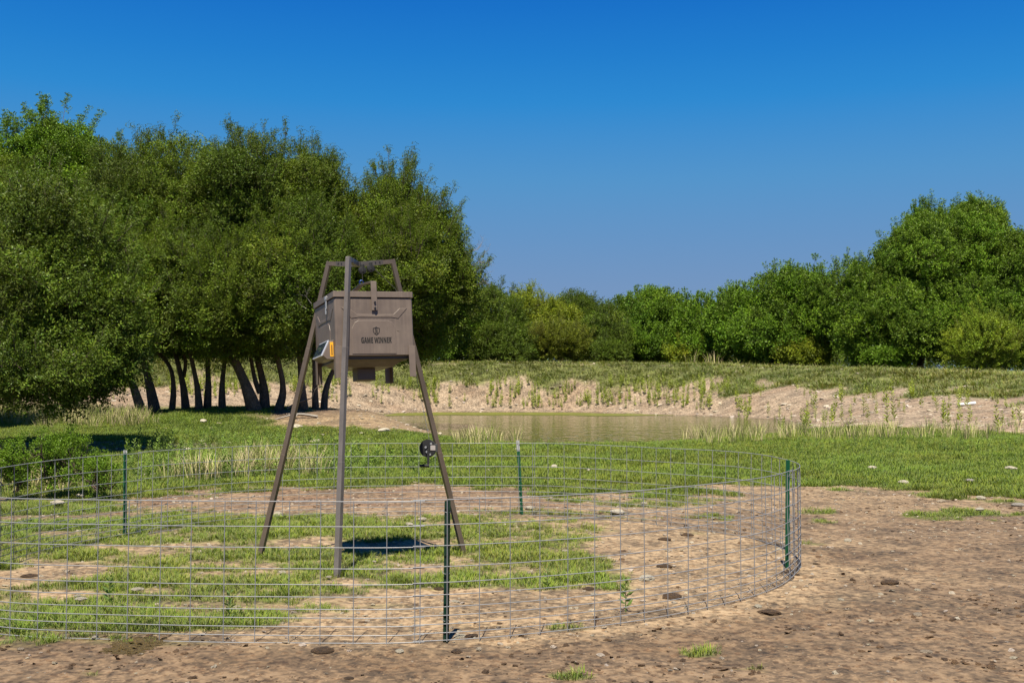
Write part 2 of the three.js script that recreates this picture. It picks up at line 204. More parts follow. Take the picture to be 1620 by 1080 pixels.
// ------------------------------------------------------------------ trees
const OAK = [0.120, 0.170, 0.008], OAKD = [0.094, 0.142, 0.008], MID = [0.112, 0.200, 0.008], WOODOAK = [0.112, 0.186, 0.008], LIME = [0.200, 0.240, 0.010], CEDAR = [0.150, 0.170, 0.009], JUN = [0.190, 0.245, 0.012];
const SPRIG = {}; function sprigs(kind) { if (SPRIG[kind]) return SPRIG[kind]; const mk = { oak: (i) => sprig(100 + i, 36, 0.42, 0.064, 0.17, OAK), oakd: (i) => sprig(140 + i, 36, 0.42, 0.064, 0.17, OAKD), woodoak: (i) => sprig(240 + i, 32, 0.42, 0.08, 0.17, WOODOAK), mid: (i) => sprig(200 + i, 30, 0.42, 0.085, 0.18, MID), lime: (i) => sprig(300 + i, 30, 0.45, 0.085, 0.18, LIME), cedar: (i) => sprig(400 + i, 46, 0.5, 0.06, 0.07, CEDAR), jun: (i) => sprig(500 + i, 46, 0.5, 0.06, 0.06, JUN) }[kind]; return (SPRIG[kind] = [mk(0)]); }
function limb(pts, radii, sides = 7) { const g = new THREE.TubeGeometry(new THREE.CatmullRomCurve3(pts), Math.max(4, pts.length * 3), 1, sides, false), c = new THREE.CatmullRomCurve3(pts), p = g.attributes.position, rows = Math.max(4, pts.length * 3), uv = g.attributes.uv, L = c.getLength();
  for (let i = 0; i < p.count; i++) { const k = Math.floor(i / (sides + 1)), t = k / rows, ctr = c.getPointAt(t), f = t * (radii.length - 1), a = Math.min(radii.length - 2, Math.floor(f)), rad = lerp(radii[a], radii[a + 1], f - a) * (1 + 0.16 * (noise(i % (sides + 1) % sides * 1.7 + pts[0].x * 9, t * 8) - 0.5));
    p.setXYZ(i, ctr.x + (p.getX(i) - ctr.x) * rad, ctr.y + (p.getY(i) - ctr.y) * rad, ctr.z + (p.getZ(i) - ctr.z) * rad); uv.setXY(i, uv.getY(i), uv.getX(i) * L / 0.9); }
  g.computeVertexNormals(); return g; }
function twigs(r, at, dir, len, rad, depth, out) { const d = dir.clone().normalize(), mid = at.clone().addScaledVector(d, len * 0.5).add(V(r() - 0.5, r() - 0.5, r() - 0.5).multiplyScalar(len * 0.16)), end = at.clone().addScaledVector(d, len).add(V(r() - 0.5, r() - 0.5, r() - 0.5).multiplyScalar(len * 0.2));
  out.push(limb([at, mid, end], [rad, rad * 0.75, rad * 0.35], 4)); if (depth > 0) { const n = 2 + Math.floor(r() * 2.4); for (let i = 0; i < n; i++) twigs(r, r() < 0.5 ? mid : end, d.clone().add(V(r() - 0.5, r() - 0.45, r() - 0.5).multiplyScalar(1.5)), len * (0.5 + 0.25 * r()), rad * 0.5, depth - 1, out); } }
// crown: ellipsoids [px, py, rx, ry, D] become balls of leaf clumps; every clump hangs on a limb
function tree(o) {
  const r = rng(o.seed), base = o.base, g = thing(o.name, base, o.label, o.category ?? 'tree', o.group), loc = (v) => v.clone().sub(base);
  const wood = [], list = [];
  const trunkTop = o.trunk ? loc(o.trunk[o.trunk.length - 1]) : V(0, 0.6, 0);
  for (const [px, py, rx, ry, D, depth] of o.crown) {
    const c = loc(spot(px, py + ry * 0.11, D)), k = D / FOCAL, R = V(rx * k, ry * 0.89 * k, depth ?? Math.max(rx, ry * 0.8) * k * 0.95), vol = R.x * R.y * R.z, nc = Math.round(o.clumps ?? 26 + 15 * Math.cbrt(vol) ** 1.5);
    for (let i = 0; i < nc; i++) {
      const u = V(r() * 2 - 1, r() * 2 - 1, r() * 2 - 1); if (u.length() > 1 || u.length() < 0.15) { i--; continue; } u.normalize(); const rad = 0.25 + 0.75 * Math.pow(r(), 0.6);
      const cc = c.clone().add(V(u.x * R.x, u.y * R.y, u.z * R.z).multiplyScalar(rad * (0.9 + 0.22 * (r() - 0.3)))), rc = Math.cbrt(vol) * (0.12 + 0.16 * r());
      if (cc.y + base.y < height(cc.x + base.x, -(cc.z + base.z), false) + (o.scale < 0.6 ? 0.06 : 0.25)) cc.y = height(cc.x + base.x, -(cc.z + base.z), false) - base.y + (o.scale < 0.6 ? 0.05 + r() * 0.14 : 0.2 + r() * 0.4);
      if (i % 3 === 0) wood.push(limb([trunkTop.clone(), trunkTop.clone().lerp(cc, 0.5).add(V((r() - 0.5) * 0.4, 0.15, (r() - 0.5) * 0.4)), cc], [o.r * 0.5, o.r * 0.26, 0.012], 5));
      const tone = 0.55 + 0.80 * r(), warm = 0.9 + 0.22 * r(), n = Math.round((o.density ?? 1) * 112 * (rc / (0.55 * (o.scale ?? 1))) ** 2);
      for (let j = 0; j < n; j++) {
        const w = V(r() * 2 - 1, r() * 2 - 1, r() * 2 - 1); if (w.length() > 1) { j--; continue; } const q = w.clone().normalize(), sh = 0.35 + 0.65 * Math.sqrt(r());
        if (q.dot(u) < -0.55 && r() < 0.6) continue;
        const p = cc.clone().add(V(q.x * rc * 1.15, q.y * rc * 0.8, q.z * rc * 1.15).multiplyScalar(sh)), dir = q.clone().add(V(0, o.lift ?? 0.45, 0)).add(V(r() - 0.5, r() - 0.5, r() - 0.5)).normalize();
        list.push({ p, q: new THREE.Quaternion().setFromUnitVectors(UPV, dir).multiply(new THREE.Quaternion().setFromAxisAngle(UPV, r() * 6.283)), s: (o.scale ?? 1) * (0.75 + 0.5 * r()), c: lin(tone * warm, tone, tone) }); }
    }
    for (let i = 0, n = Math.round(list.length * 0.0 + (o.density ?? 1) * 26 * nc * (o.loose ?? 1)); i < n; i++) { const u = V(r() * 2 - 1, r() * 2 - 1, r() * 2 - 1); if (u.length() > 1) continue; u.normalize(); const q = 0.8 + 0.27 * r() * r(), p = c.clone().add(V(u.x * R.x, u.y * R.y, u.z * R.z).multiplyScalar(q)), t = 0.75 + 0.6 * r(); if (p.y + base.y < height(p.x + base.x, -(p.z + base.z), false) + 0.2) continue;
      if (fbm(p.x * 1.1 + o.seed, p.y * 1.1 + p.z * 0.7, 2) < 0.47) continue; list.push({ p, q: new THREE.Quaternion().setFromUnitVectors(UPV, u.clone().add(V(0, 0.7, 0)).add(V(r() - 0.5, r() - 0.5, r() - 0.5)).normalize()), s: (o.scale ?? 1) * (0.7 + 0.45 * r()), c: lin(t, t, t) }); }
    const sp = Math.round((o.spikes ?? 12) * 1.7); for (let i = 0; i < sp; i++) { // loose leaders that break the outline
      const a = r() * 6.283, e = 0.15 + r() * 1.3, u = V(Math.cos(a) * Math.cos(e), Math.sin(e), Math.sin(a) * Math.cos(e)), s0 = c.clone().add(V(u.x * R.x, u.y * R.y, u.z * R.z).multiplyScalar(0.93)), L = (0.35 + 0.75 * r() * r() + 0.2 * r()) * (o.spikeLen ?? 1), dir = u.clone().multiplyScalar(0.6).add(V((r() - 0.5) * 0.7, 0.75, (r() - 0.5) * 0.7)).normalize(); wood.push(limb([s0, s0.clone().addScaledVector(dir, L * 0.5), s0.clone().addScaledVector(dir, L)], [0.014, 0.009, 0.004], 3));
      for (let j = 0, n = Math.round(9 * L / (o.scale ?? 1)) + 2; j < n; j++) { const t = r(), p = s0.clone().addScaledVector(dir, L * t).add(V(r() - 0.5, r() - 0.5, r() - 0.5).multiplyScalar(0.34 * (1 - t) + 0.05)), dd = dir.clone().add(V(r() - 0.5, r() - 0.3, r() - 0.5)).normalize(); list.push({ p, q: new THREE.Quaternion().setFromUnitVectors(UPV, dd), s: (o.scale ?? 1) * (0.5 + 0.35 * r()), c: lin(1, 1, 1).multiplyScalar(0.85 + 0.3 * r()) }); } }
  }
  if (o.trunk) { const pts = o.trunk.map(loc); pts.unshift(pts[0].clone().add(V(0, -0.15, 0))); const rr = pts.map((_, i) => i === 0 ? o.r * 1.5 : i === 1 ? o.r * 1.25 : o.r * (1 - 0.38 * i / pts.length)); mesh('trunk', [limb(pts, rr, 10), ...(o.fork ?? []).map((f) => limb(f.map(loc), [o.r * 0.7, o.r * 0.55, o.r * 0.4], 8))], barkMat, g); }
  if (wood.length) { const w = mesh(o.trunk ? 'limb' : 'stem', wood, barkMat, g); w.userData.kind = 'stuff'; }
  scatter('crown', sprigs(o.kind ?? 'oak')[0], leafMat, list, g); tree.total = (tree.total ?? 0) + list.length;
  if (o.dead) { const out = []; for (const [px, py, D, dx, dy, len] of o.dead) twigs(r, loc(spot(px, py, D)), V(dx, dy, 0.3), len, 0.016, 4, out); mesh('bare_branch', out, deadMat, g).userData.label = 'grey leafless branches'; }
  return g;
}
const MOTT = 'live oaks in the grove left of the pond';
const pathOf = (D, ...pts) => pts.map(([x, y], i) => i === 0 ? (() => { const p = spot(x, y, D); p.y = Math.min(p.y, height(p.x, D, false)); return p; })() : spot(x, y, D + 0.12 * i * ((x % 7) / 3 - 1)));
const GROVE = [
  ['dark leaning oak trunk at the left edge of the grove, crown low', 33.6, 0.13, [[225, 655], [213, 620], [203, 590], [188, 545]], [[178, 470, 72, 92, 33.0]]],
  ['stout oak trunk right behind the leaning leftmost trunk of the grove', 34.6, 0.155, [[245, 655], [236, 610], [228, 575], [218, 530]], [[205, 355, 82, 132, 36.2], [215, 480, 55, 80, 34.6]]],
  ['slim oak trunk with a hooked bend to the left at its top', 34.8, 0.095, [[271, 654], [274, 615], [270, 585], [258, 566], [245, 555]], [[258, 450, 58, 105, 34.6]]],
  ['forked oak trunk splitting into two stems above the ground', 35.0, 0.115, [[294, 654], [289, 610], [281, 575], [272, 540]], [[262, 328, 78, 122, 37.2], [280, 500, 45, 70, 35.6]], [[[290, 597], [293, 575], [287, 540]]]],
  ['oak trunk tilted left just right of the forked one', 34.4, 0.105, [[315, 653], [311, 610], [304, 575], [298, 540]], [[310, 462, 58, 100, 33.8]]],
  ['straight upright oak trunk in the middle of the grove', 34.8, 0.115, [[327, 655], [329, 610], [328, 575], [328, 530]], [[335, 355, 72, 122, 36.8], [330, 495, 48, 75, 35.4]]],
  ['short plain oak trunk with open gaps on both sides', 34.6, 0.11, [[351, 653], [351, 610], [354, 580], [358, 545]], [[355, 480, 56, 92, 33.2]]],
  ['thickest oak trunk of the grove, leaning strongly left', 34.0, 0.20, [[404, 656], [392, 620], [380, 590], [366, 560], [362, 520]], [[388, 325, 80, 122, 35.6], [392, 470, 60, 95, 34.2]]],
  ['thick oak trunk joined at the foot to the thickest leaning one', 34.5, 0.155, [[418, 655], [417, 615], [410, 580], [400, 540]], [[432, 455, 68, 110, 33.6]], [[[411, 622], [403, 600], [396, 565]]]],
  ['curved oak trunk left of the feeder leg, bowed to the right', 34.3, 0.13, [[439, 655], [447, 620], [444, 590], [436, 560]], [[458, 338, 78, 124, 36.6], [455, 480, 50, 80, 34.8]]],
  ['oak trunk partly hidden behind the left feeder leg', 34.4, 0.14, [[480, 656], [477, 615], [475, 580], [472, 540]], [[492, 432, 70, 118, 34.6]]],
  ['thin straight oak trunk under the feeder hopper', 34.8, 0.10, [[499, 655], [498, 615], [497, 580], [496, 540]], [[498, 345, 56, 108, 37.2], [560, 480, 60, 95, 36.2]]],
  ['rightmost oak of the grove, leaning right, its outline ending in bare twigs', 35.2, 0.10, [[512, 655], [515, 618], [524, 592], [536, 570], [572, 515], [600, 465]], [[628, 440, 62, 80, 35.2], [624, 368, 60, 104, 37.2], [618, 460, 80, 95, 36.6], [672, 402, 54, 84, 37.0], [702, 462, 56, 80, 37.4], [572, 405, 46, 84, 37.6], [655, 520, 52, 52, 36.4]], null, [[738, 440, 37, 0.8, 0.6, 0.5], [735, 400, 37, 1, 0.25, 0.5], [740, 425, 37, 1, 0.5, 0.5], [745, 455, 37, 1, 0.4, 0.4]]]];
GROVE.forEach(([label, D, r0, tp, crown, fork, dead], i) => { const r = r0 * 0.86; const trunk = pathOf(D, ...tp); tree({ name: 'oak_tree', label, group: MOTT, seed: 900 + i * 7, base: trunk[0].clone(), r, trunk, crown, fork: fork?.map((f) => f.map(([x, y]) => spot(x, y, D))), kind: i % 3 === 1 ? 'oakd' : 'oak', spikes: i === 12 ? 38 : 28, spikeLen: i === 12 ? 1.35 : 1.1, dead: dead ?? (i % 3 === 0 && i < 10 ? [[tp[2][0] + 4, tp[2][1] - 12, D, 0.8, 0.35, 0.55], [tp[2][0] - 3, tp[2][1], D, -0.7, 0.5, 0.45]] : i === 10 ? [[492, 480, 32.6, -0.5, 0.7, 0.34], [486, 470, 32.8, -0.9, 0.2, 0.4], [484, 488, 32.4, -0.6, 0.5, 0.3]] : null) }); });
{ const mk = (label, bx, bd, crown, seed, kind, r = 0.2, extra = {}) => { const base = V(bx, height(bx, bd, false), -bd); const c0 = spot(crown[0][0], crown[0][1], crown[0][4]); tree({ name: 'oak_tree', label, seed, base, r, kind, trunk: [base.clone(), base.clone().lerp(c0, 0.3).add(V(0.1, 0.1, 0)), base.clone().lerp(c0, 0.6)], crown, ...extra }); };
  mk('near broad oak at the left edge whose leaves hang almost to the ground', -13.0, 23.8, [[60, 490, 130, 125, 23.4], [35, 370, 120, 115, 24.6], [150, 520, 75, 98, 23.6], [100, 400, 105, 100, 24.2], [60, 585, 125, 46, 22.8, 2.2], [-40, 560, 90, 76, 23]], 1001, 'oakd', 0.22, { density: 1.05 });
  mk('oak cut off by the left picture edge behind the near broad one', -17.0, 33.5, [[-40, 330, 100, 125, 35.5], [-60, 480, 110, 120, 31]], 1011, 'oak', 0.2);
  mk('tallest oak at upper left with loose feathery top shoots', -15.6, 38, [[80, 275, 78, 98, 38.2], [130, 320, 62, 95, 38], [20, 300, 60, 92, 37.6]], 1021, 'mid', 0.2, { spikes: 22, spikeLen: 1.3 });
}
const WOOD = 'trees in the wood behind the pond bank';
const woodTree = (label, px, py, rx, ry, D, seed, kind, extra = {}) => { if (px > 985) { D *= 1.14; extra = { ...extra, more: extra.more?.map((m) => [m[0], m[1], m[2], m[3], m[4] * 1.14]) }; } const x = spot(px, 580, D).x, base = V(x, height(x, D, false), -D), c = spot(px, py, D); tree({ name: extra.name ?? 'oak_tree', label, group: extra.category ? undefined : WOOD, category: extra.category, seed, base, r: 0.14, kind, scale: 1.4, spikes: 20, trunk: extra.notrunk ? null : [base.clone(), base.clone().lerp(c, 0.4).add(V(0.15, 0, 0)), base.clone().lerp(c, 0.8)], crown: [[px, py, rx, ry, D], ...(extra.more ?? [])], ...extra }); };
woodTree('big oak on the right bank, left half of the highest crown there', 1455, 425, 62, 92, 52, 2001, 'woodoak', { more: [[1430, 510, 66, 66, 51], [1480, 370, 45, 48, 53]] });
woodTree('tallest oak on the right bank with an uneven pointed top', 1548, 420, 62, 98, 53, 2011, 'woodoak', { more: [[1530, 500, 60, 70, 51], [1545, 365, 45, 48, 54]] });
woodTree('oak cut off by the right picture edge on the bank', 1635, 450, 68, 92, 51, 2021, 'woodoak', { more: [[1600, 520, 55, 60, 50]] });
woodTree('mid-sized rounded oak left of the highest crown on the right bank', 1350, 478, 58, 78, 53, 2031, 'woodoak', { more: [[1375, 520, 50, 58, 51.5]] });
woodTree('domed bright green oak where the tree line climbs to the right', 1255, 480, 66, 64, 56, 2041, 'mid', { more: [[1235, 525, 65, 48, 55]] });
woodTree('smaller oak left of the domed bright green one', 1172, 505, 48, 52, 58, 2051, 'mid', { more: [[1190, 540, 45, 35, 57]] });
woodTree('broad low oak above the middle of the pond, right of the skyline dip', 1030, 510, 62, 54, 63, 2061, 'mid', { more: [[1010, 545, 60, 32, 62]] });
woodTree('low oak between the broad one and the smaller domed one', 1105, 518, 44, 50, 61, 2071, 'mid', { more: [[1110, 550, 40, 28, 60]] });
woodTree('dark small oak at the lowest dip of the skyline', 958, 530, 34, 42, 68, 2081, 'oakd');
woodTree('dark oak just left of the skyline dip', 908, 510, 42, 48, 74, 2091, 'oakd', { more: [[930, 530, 40, 40, 73]] });
woodTree('yellow-green tree with a pointed tip left of the skyline dip', 838, 505, 36, 52, 71, 2101, 'lime');
woodTree('yellow-green low tree behind the olive cedar', 885, 520, 36, 40, 69, 2111, 'lime');
woodTree('dark green tree showing right of the feeder above the bank', 775, 510, 52, 62, 67, 2121, 'oakd', { more: [[790, 540, 50, 34, 66]] });
woodTree('tree half hidden by the bare-twigged oak, above the bank', 705, 515, 50, 60, 66, 2131, 'mid');
woodTree('tree seen behind the hopper legs above the bank', 600, 530, 60, 58, 67, 2141, 'oakd');
woodTree('dark tree far behind the grove trunks in the middle', 440, 530, 80, 65, 66, 2151, 'oakd');
woodTree('dark tree far behind the left trunks of the grove', 290, 535, 80, 65, 64, 2161, 'oakd');
woodTree('dark tree behind the bank at the left edge', 110, 540, 100, 70, 60, 2171, 'oakd');
const bush = (label, px, py, rx, ry, D, seed, kind, extra = {}) => woodTree(label, px, py, rx, ry, D, seed, kind, { name: extra.name ?? 'shrub', category: extra.category ?? 'shrub', notrunk: true, r: 0.03, spikes: 6, scale: 1.2, lift: 0.9, ...extra });
bush('olive green cedar bush on the bank at the skyline dip', 882, 540, 46, 30, 65.4, 2201, 'cedar', { name: 'cedar_bush', category: 'cedar', spikes: 14, density: 1.2 });
bush('bright feathery juniper on the right bank below the tallest oak', 1558, 545, 52, 42, 47.5, 2211, 'jun', { name: 'juniper', category: 'juniper', spikes: 18, density: 0.9, lift: 1.0 });
bush('yellow-green bush at the foot of the domed oak', 1268, 560, 44, 24, 54, 2221, 'lime');
bush('small green bush at the foot of the highest right crowns', 1405, 570, 30, 16, 50, 2231, 'mid');
bush('low bush on the bank crest above the middle of the pond', 1085, 560, 32, 18, 59.5, 2241, 'lime');
bush('dark low bush on the bank crest right of the olive cedar', 965, 560, 28, 18, 64.5, 2251, 'oakd');
bush('dark low bush on the bank crest left of the olive cedar', 810, 556, 40, 20, 65, 2261, 'oakd');
bush('ragged leafy bush behind the far left of the wire pen', 60, 748, 34, 24, 14.8, 2271, 'mid', { scale: 0.46, r: 0.012, density: 0.42, loose: 0.5, clumps: 9, spikes: 12, spikeLen: 0.42, more: [[118, 758, 34, 20, 14.9], [96, 738, 18, 18, 15.1], [158, 776, 18, 12, 14.7], [20, 770, 16, 14, 14.6]] });
{ // wood too far off to tell its trees apart
  const r = rng(77), list = []; for (let i = 0; i < 9000; i++) { const x = -75 + 150 * r(), d = 84 + 16 * r(), hgt = 2.5 + 1.4 * fbm(x * 0.18, 2, 3), y = 1.2 + hgt * Math.sqrt(r()); list.push({ p: V(x, y, -d), q: spin(r, 1.6), s: 2.6 + r(), c: lin(1, 1, 1).multiplyScalar(0.8 + 0.4 * r()) }); }
  tag(scatter('distant_wood', sprigs('oakd')[0], leafMat, list), 'far dark wood behind the trees on the bank', 'wood', null, 'stuff'); }

// ------------------------------------------------------------------ grass, weeds, stones
const G1 = [0.155, 0.236, 0.007], G2 = [0.200, 0.262, 0.009], G3 = [0.112, 0.190, 0.007], YG = [0.23, 0.25, 0.03], DRY = [0.50, 0.41, 0.24], DRY2 = [0.40, 0.34, 0.16];
{
  const r = rng(31), near = [], far = [];
  const inPen = (x, d) => Math.hypot(x + 0.9, (d - 9.9) * 1.08) < 3.45;
  const put = (list, n, x0, x1, d0, d1, s0, s1, pow = 1, rad = 1) => { for (let i = 0; i < n; i++) { const d = lerp(d0, d1, Math.pow(r(), pow)), half = d * 0.52 + 0.5, x = Math.max(x0, Math.min(x1, (r() * 2 - 1) * half)); if (x === x0 || x === x1) continue; const g = grassy(x, d); if (r() > (d < 15 ? Math.pow(g, 1.35) * 1.05 : g * 1.25 - 0.08)) continue; const k = 0.72 + 0.5 * fbm(x * 1.3, d * 1.3, 3) + (r() - 0.5) * 0.2, yel = 1 + 0.35 * (fbm(x * 0.6 + 30, d * 0.6, 3) - 0.4); list.push({ p: V(x, height(x, d) , -d), q: spin(r, 0.4), s: lerp(s0, s1, r()) * (0.6 + 0.6 * g), c: lin(k * yel, k, k) }); } };
  put(near, 80000, -7, 7, 5.4, 16.5, 0.45, 1.05, 1.0);
  put(far, 150000, -20, 20, 15, 36, 0.8, 1.6, 1.15);
  tag(scatter('short_grass', tuft(41, 18, 0.062, 0.05, 0.0055, [G1, G1, G2, G1, G3, G2, YG, G1, G3, G2, [0.34, 0.29, 0.12]], 0.9), grassMat, near), 'short green grass in patches inside and round the wire pen', 'grass', null, 'stuff');
  tag(scatter('meadow_grass', tuft(42, 20, 0.060, 0.10, 0.009, [G1, G2, G2, G1, G3, G1, G2, [0.24, 0.25, 0.04]], 0.8), grassMat, far), 'green meadow grass between the pen and the pond', 'grass', null, 'stuff');
  const bank = []; for (let i = 0; i < 60000; i++) { const x = -38 + 64 * r(), d = 26 + 42 * r(), dm = dam(x, d); if (dm.f < 0.35 || dm.t > 14) continue; const g = grassy(x, d); if (r() > g * 1.1 - 0.05) continue; const k = 0.65 + 0.55 * fbm(x * 0.8, d * 0.8, 3), w = fbm(x * 0.5 + 60, d * 0.5, 3); bank.push({ p: V(x, height(x, d), -d), q: spin(r, 0.5), s: 0.7 + 1.1 * r() * (0.4 + fbm(x * 1.1, d * 1.1 + 9, 2)), c: lin(k * (0.72 + 0.42 * w), k * (0.95 + 0.1 * w), k) }); }
  tag(scatter('bank_grass', tuft(43, 24, 0.12, 0.18, 0.017, [[0.165, 0.225, 0.008], [0.14, 0.195, 0.008], [0.205, 0.24, 0.010], [0.22, 0.195, 0.035]], 1.7), grassMat, bank), 'scrubby olive grass on the upper part of the pond bank', 'grass', null, 'stuff');
  // upright weeds on the gravel bank
  const st = []; for (let i = 0; i < 24000; i++) { const x = -26 + 46 * r(), d = 28 + 36 * r(), dm = dam(x, d); if (dm.f < 0.08 || dm.f > 0.62 || dm.outer) continue; const band = x < 11 && (x < 7 || d > 47) ? (x < -5 ? 0.45 : 1) * sstep(0.22, 0.36, dm.f) * (0.12 + sstep(0.36, 0.52, fbm(x * 0.9, d * 0.25 + 5, 3))) : 0.06; if (r() > band * 0.9) continue; st.push({ p: V(x, height(x, d), -d), q: spin(r, 0.2), s: 0.55 + 0.7 * r(), c: lin(1, 1, 1).multiplyScalar(0.8 + 0.5 * r()) }); }
  tag(scatter('bank_weeds', stalk(51, 0.66, 26, 0.15, [0.235, 0.285, 0.014]), grassMat, st), 'upright green weed stalks scattered over the gravel bank', 'weeds', null, 'stuff');
  // broad leaved weeds in front of the grove and along the near shore
  const wd = []; for (let i = 0; i < 16000; i++) { const d = 17.6 + 17 * r(), x = (r() * 2 - 1) * (d * 0.5), px = 810 + FOCAL * x / d; let k = sstep(22.5, 19, d) * sstep(870, 560, px) * sstep(150, 260, px) * 0.6; k = Math.max(k, 0.4 * sstep(180, 240, px) * sstep(620, 420, px) * sstep(19, 21, d) * sstep(29, 25.5, d)); k = Math.max(k, 0.28 * sstep(26.8, 25.5, d) * sstep(22, 24, d) * sstep(760, 800, px)); k = Math.max(k, px > 1290 ? 0.22 * sstep(28, 31, d) * sstep(36, 32, d) : 0); if (pondDist(x, d) < 0.2 || r() > k * (0.25 + 1.2 * sstep(0.35, 0.65, fbm(x * 0.9 + 9, d * 0.9, 3)))) continue; wd.push({ p: V(x, height(x, d), -d), q: spin(r, 0.3), s: (px > 720 && px < 1180 ? 0.5 : px > 1180 ? 0.7 : 1) * (0.38 + 0.65 * r() * r()), c: lin(1, 1, 1).multiplyScalar(0.75 + 0.5 * r()) }); }
  tag(scatter('leafy_weeds', stalk(52, 0.46, 16, 0.13, [0.155, 0.240, 0.014]), grassMat, wd), 'leafy green weeds on the slope between the pen and the grove', 'weeds', null, 'stuff');
  // dry standing grass
  const dr = []; const drySpots = [[90, 660, 110, 20, 420], [200, 668, 40, 10, 80], [60, 770, 60, 14, 60], [430, 745, 70, 14, 150], [760, 700, 50, 8, 60], [1100, 693, 100, 12, 150], [1400, 690, 220, 10, 110], [1240, 692, 60, 8, 20], [20, 655, 60, 10, 80], [330, 760, 60, 6, 30], [1130, 574, 60, 6, 60], [930, 572, 60, 4, 30]];
  for (const [px, py, a, b, n] of drySpots) for (let i = 0; i < n; i++) { const u = (r() + r() + r() - 1.5) * 0.9, v = (r() + r() - 1), p = ground(px + u * a, py + v * b); if (pondDist(p.x, -p.z) < 0) continue; const far2 = -p.z > 50; dr.push({ p, q: spin(r, 0.3), s: (far2 ? 1.5 : 0.6) + 0.6 * r(), c: lin(1, 1, 1).multiplyScalar(0.7 + 0.5 * r()) }); }
  tag(scatter('dry_grass', tuft(44, 26, 0.5, 0.14, 0.009, [DRY, DRY2, [0.17, 0.24, 0.02], [0.2, 0.23, 0.03]], 0.5), dryMat, dr), 'pale dry standing grass in tufts along the pond and pen', 'dry grass', null, 'stuff');
}
function rock(seed, rough = 0.45, flatk = 0.62) { const g = new THREE.IcosahedronGeometry(1, 3), p = g.attributes.position, s = seed * 13.7; for (let i = 0; i < p.count; i++) { const x = p.getX(i), y = p.getY(i), z = p.getZ(i), k = 1 - rough / 2 + rough * (0.6 * noise(x * 1.6 + s, y * 1.6 + z * 1.3 + s) + 0.4 * noise(x * 4 + s, z * 4 + y * 3)); p.setXYZ(i, x * k, Math.max(-0.5, y * k) * flatk, z * k); } g.computeVertexNormals(); return g; }
const smallRock = (seed) => { const g = new THREE.IcosahedronGeometry(1, 1), p = g.attributes.position; for (let i = 0; i < p.count; i++) { const x = p.getX(i), y = p.getY(i), z = p.getZ(i), k = 0.65 + 0.7 * noise(Math.round(x * 50) + seed * 7, Math.round(y * 50) * 3 + Math.round(z * 50)); p.setXYZ(i, x * k, y * k * 0.5, z * k); } g.computeVertexNormals(); return g; };
{
  const r = rng(61), peb = [], clod = [];
  for (let i = 0; i < 16000; i++) { const near = i < 9000, d = near ? 5.4 + 12 * r() : 17 + 46 * r(), x = (r() * 2 - 1) * (d * 0.5 + 1), g = grassy(x, d); if (r() < g * 0.85) continue; let k = 1; if (!near) { const dm = dam(x, d), sp = pondDist(x, d); if (sp < 0.1) continue; k = dm.f > 0.05 ? 1.5 : 0.8; if (dm.outer) continue; } else if (Math.hypot(x + 0.9, (d - 9.9) * 1.08) > 3.6 && r() < 0.7 && d < 11) continue;
    const s = (near ? 0.004 + 0.016 * Math.pow(r(), 4) : 0.02 + 0.05 * Math.pow(r(), 3)) * k, t = 0.38 + 0.24 * r(); peb.push({ p: V(x, height(x, d) + s * 0.15, -d), q: spin(r, 0.8), s: V(s * (0.8 + 0.6 * r()), s, s * (0.8 + 0.6 * r())), c: lin(t, t * (0.80 + 0.06 * r()), t * (0.60 + 0.10 * r())) }); }
  for (let i = 0; i < 420; i++) { const px = 180 + 640 * r(), py = 662 + 95 * Math.sqrt(r()), p = ground(px, py); if (pondDist(p.x, -p.z) < 0.1 || (px < 240 && py < 715)) continue; const s = 0.022 + 0.05 * Math.pow(r(), 2.5), t = 0.5 + 0.25 * r(); peb.push({ p: p.add(V(0, s * 0.3, 0)), q: spin(r, 0.6), s: V(s * (0.9 + 0.6 * r()), s, s), c: lin(t, t * 0.86, t * 0.68) }); }
  tag(scatter('pebbles', smallRock(3), stoneMat, peb), 'small pale limestone pebbles strewn over the bare earth', 'pebbles', null, 'stuff');
  for (let i = 0; i < 14000; i++) { const d = 5.4 + 11.5 * r(), x = (r() * 2 - 1) * (d * 0.5 + 0.6), g = grassy(x, d), outside = Math.hypot(x + 0.9, (d - 9.9) * 1.08) > 3.55, trail = d > 13.2 && x < 0.8; if (r() < g) continue; const k = sstep(0.48, 0.68, fbm(x * 1.7, d * 2.6, 4)) * (outside ? 1 : trail ? 0.9 : 0.25) + 0.05; if (r() > k) continue; const s = 0.004 + 0.014 * Math.pow(r(), 3.5), t = 0.6 + 0.8 * r(); clod.push({ p: V(x, height(x, d) + s * 0.2, -d), q: spin(r, 0.8), s: V(s * (0.8 + 1.2 * r()), s * (0.6 + 0.5 * r()), s * (0.7 + 0.7 * r())), c: lin(0.150 * t, 0.086 * t, 0.040 * t) }); }
  tag(scatter('soil_clods', smallRock(8), clodMat, clod), 'dark crumbs of trampled soil on the bare earth', 'soil clods', null, 'stuff');
}
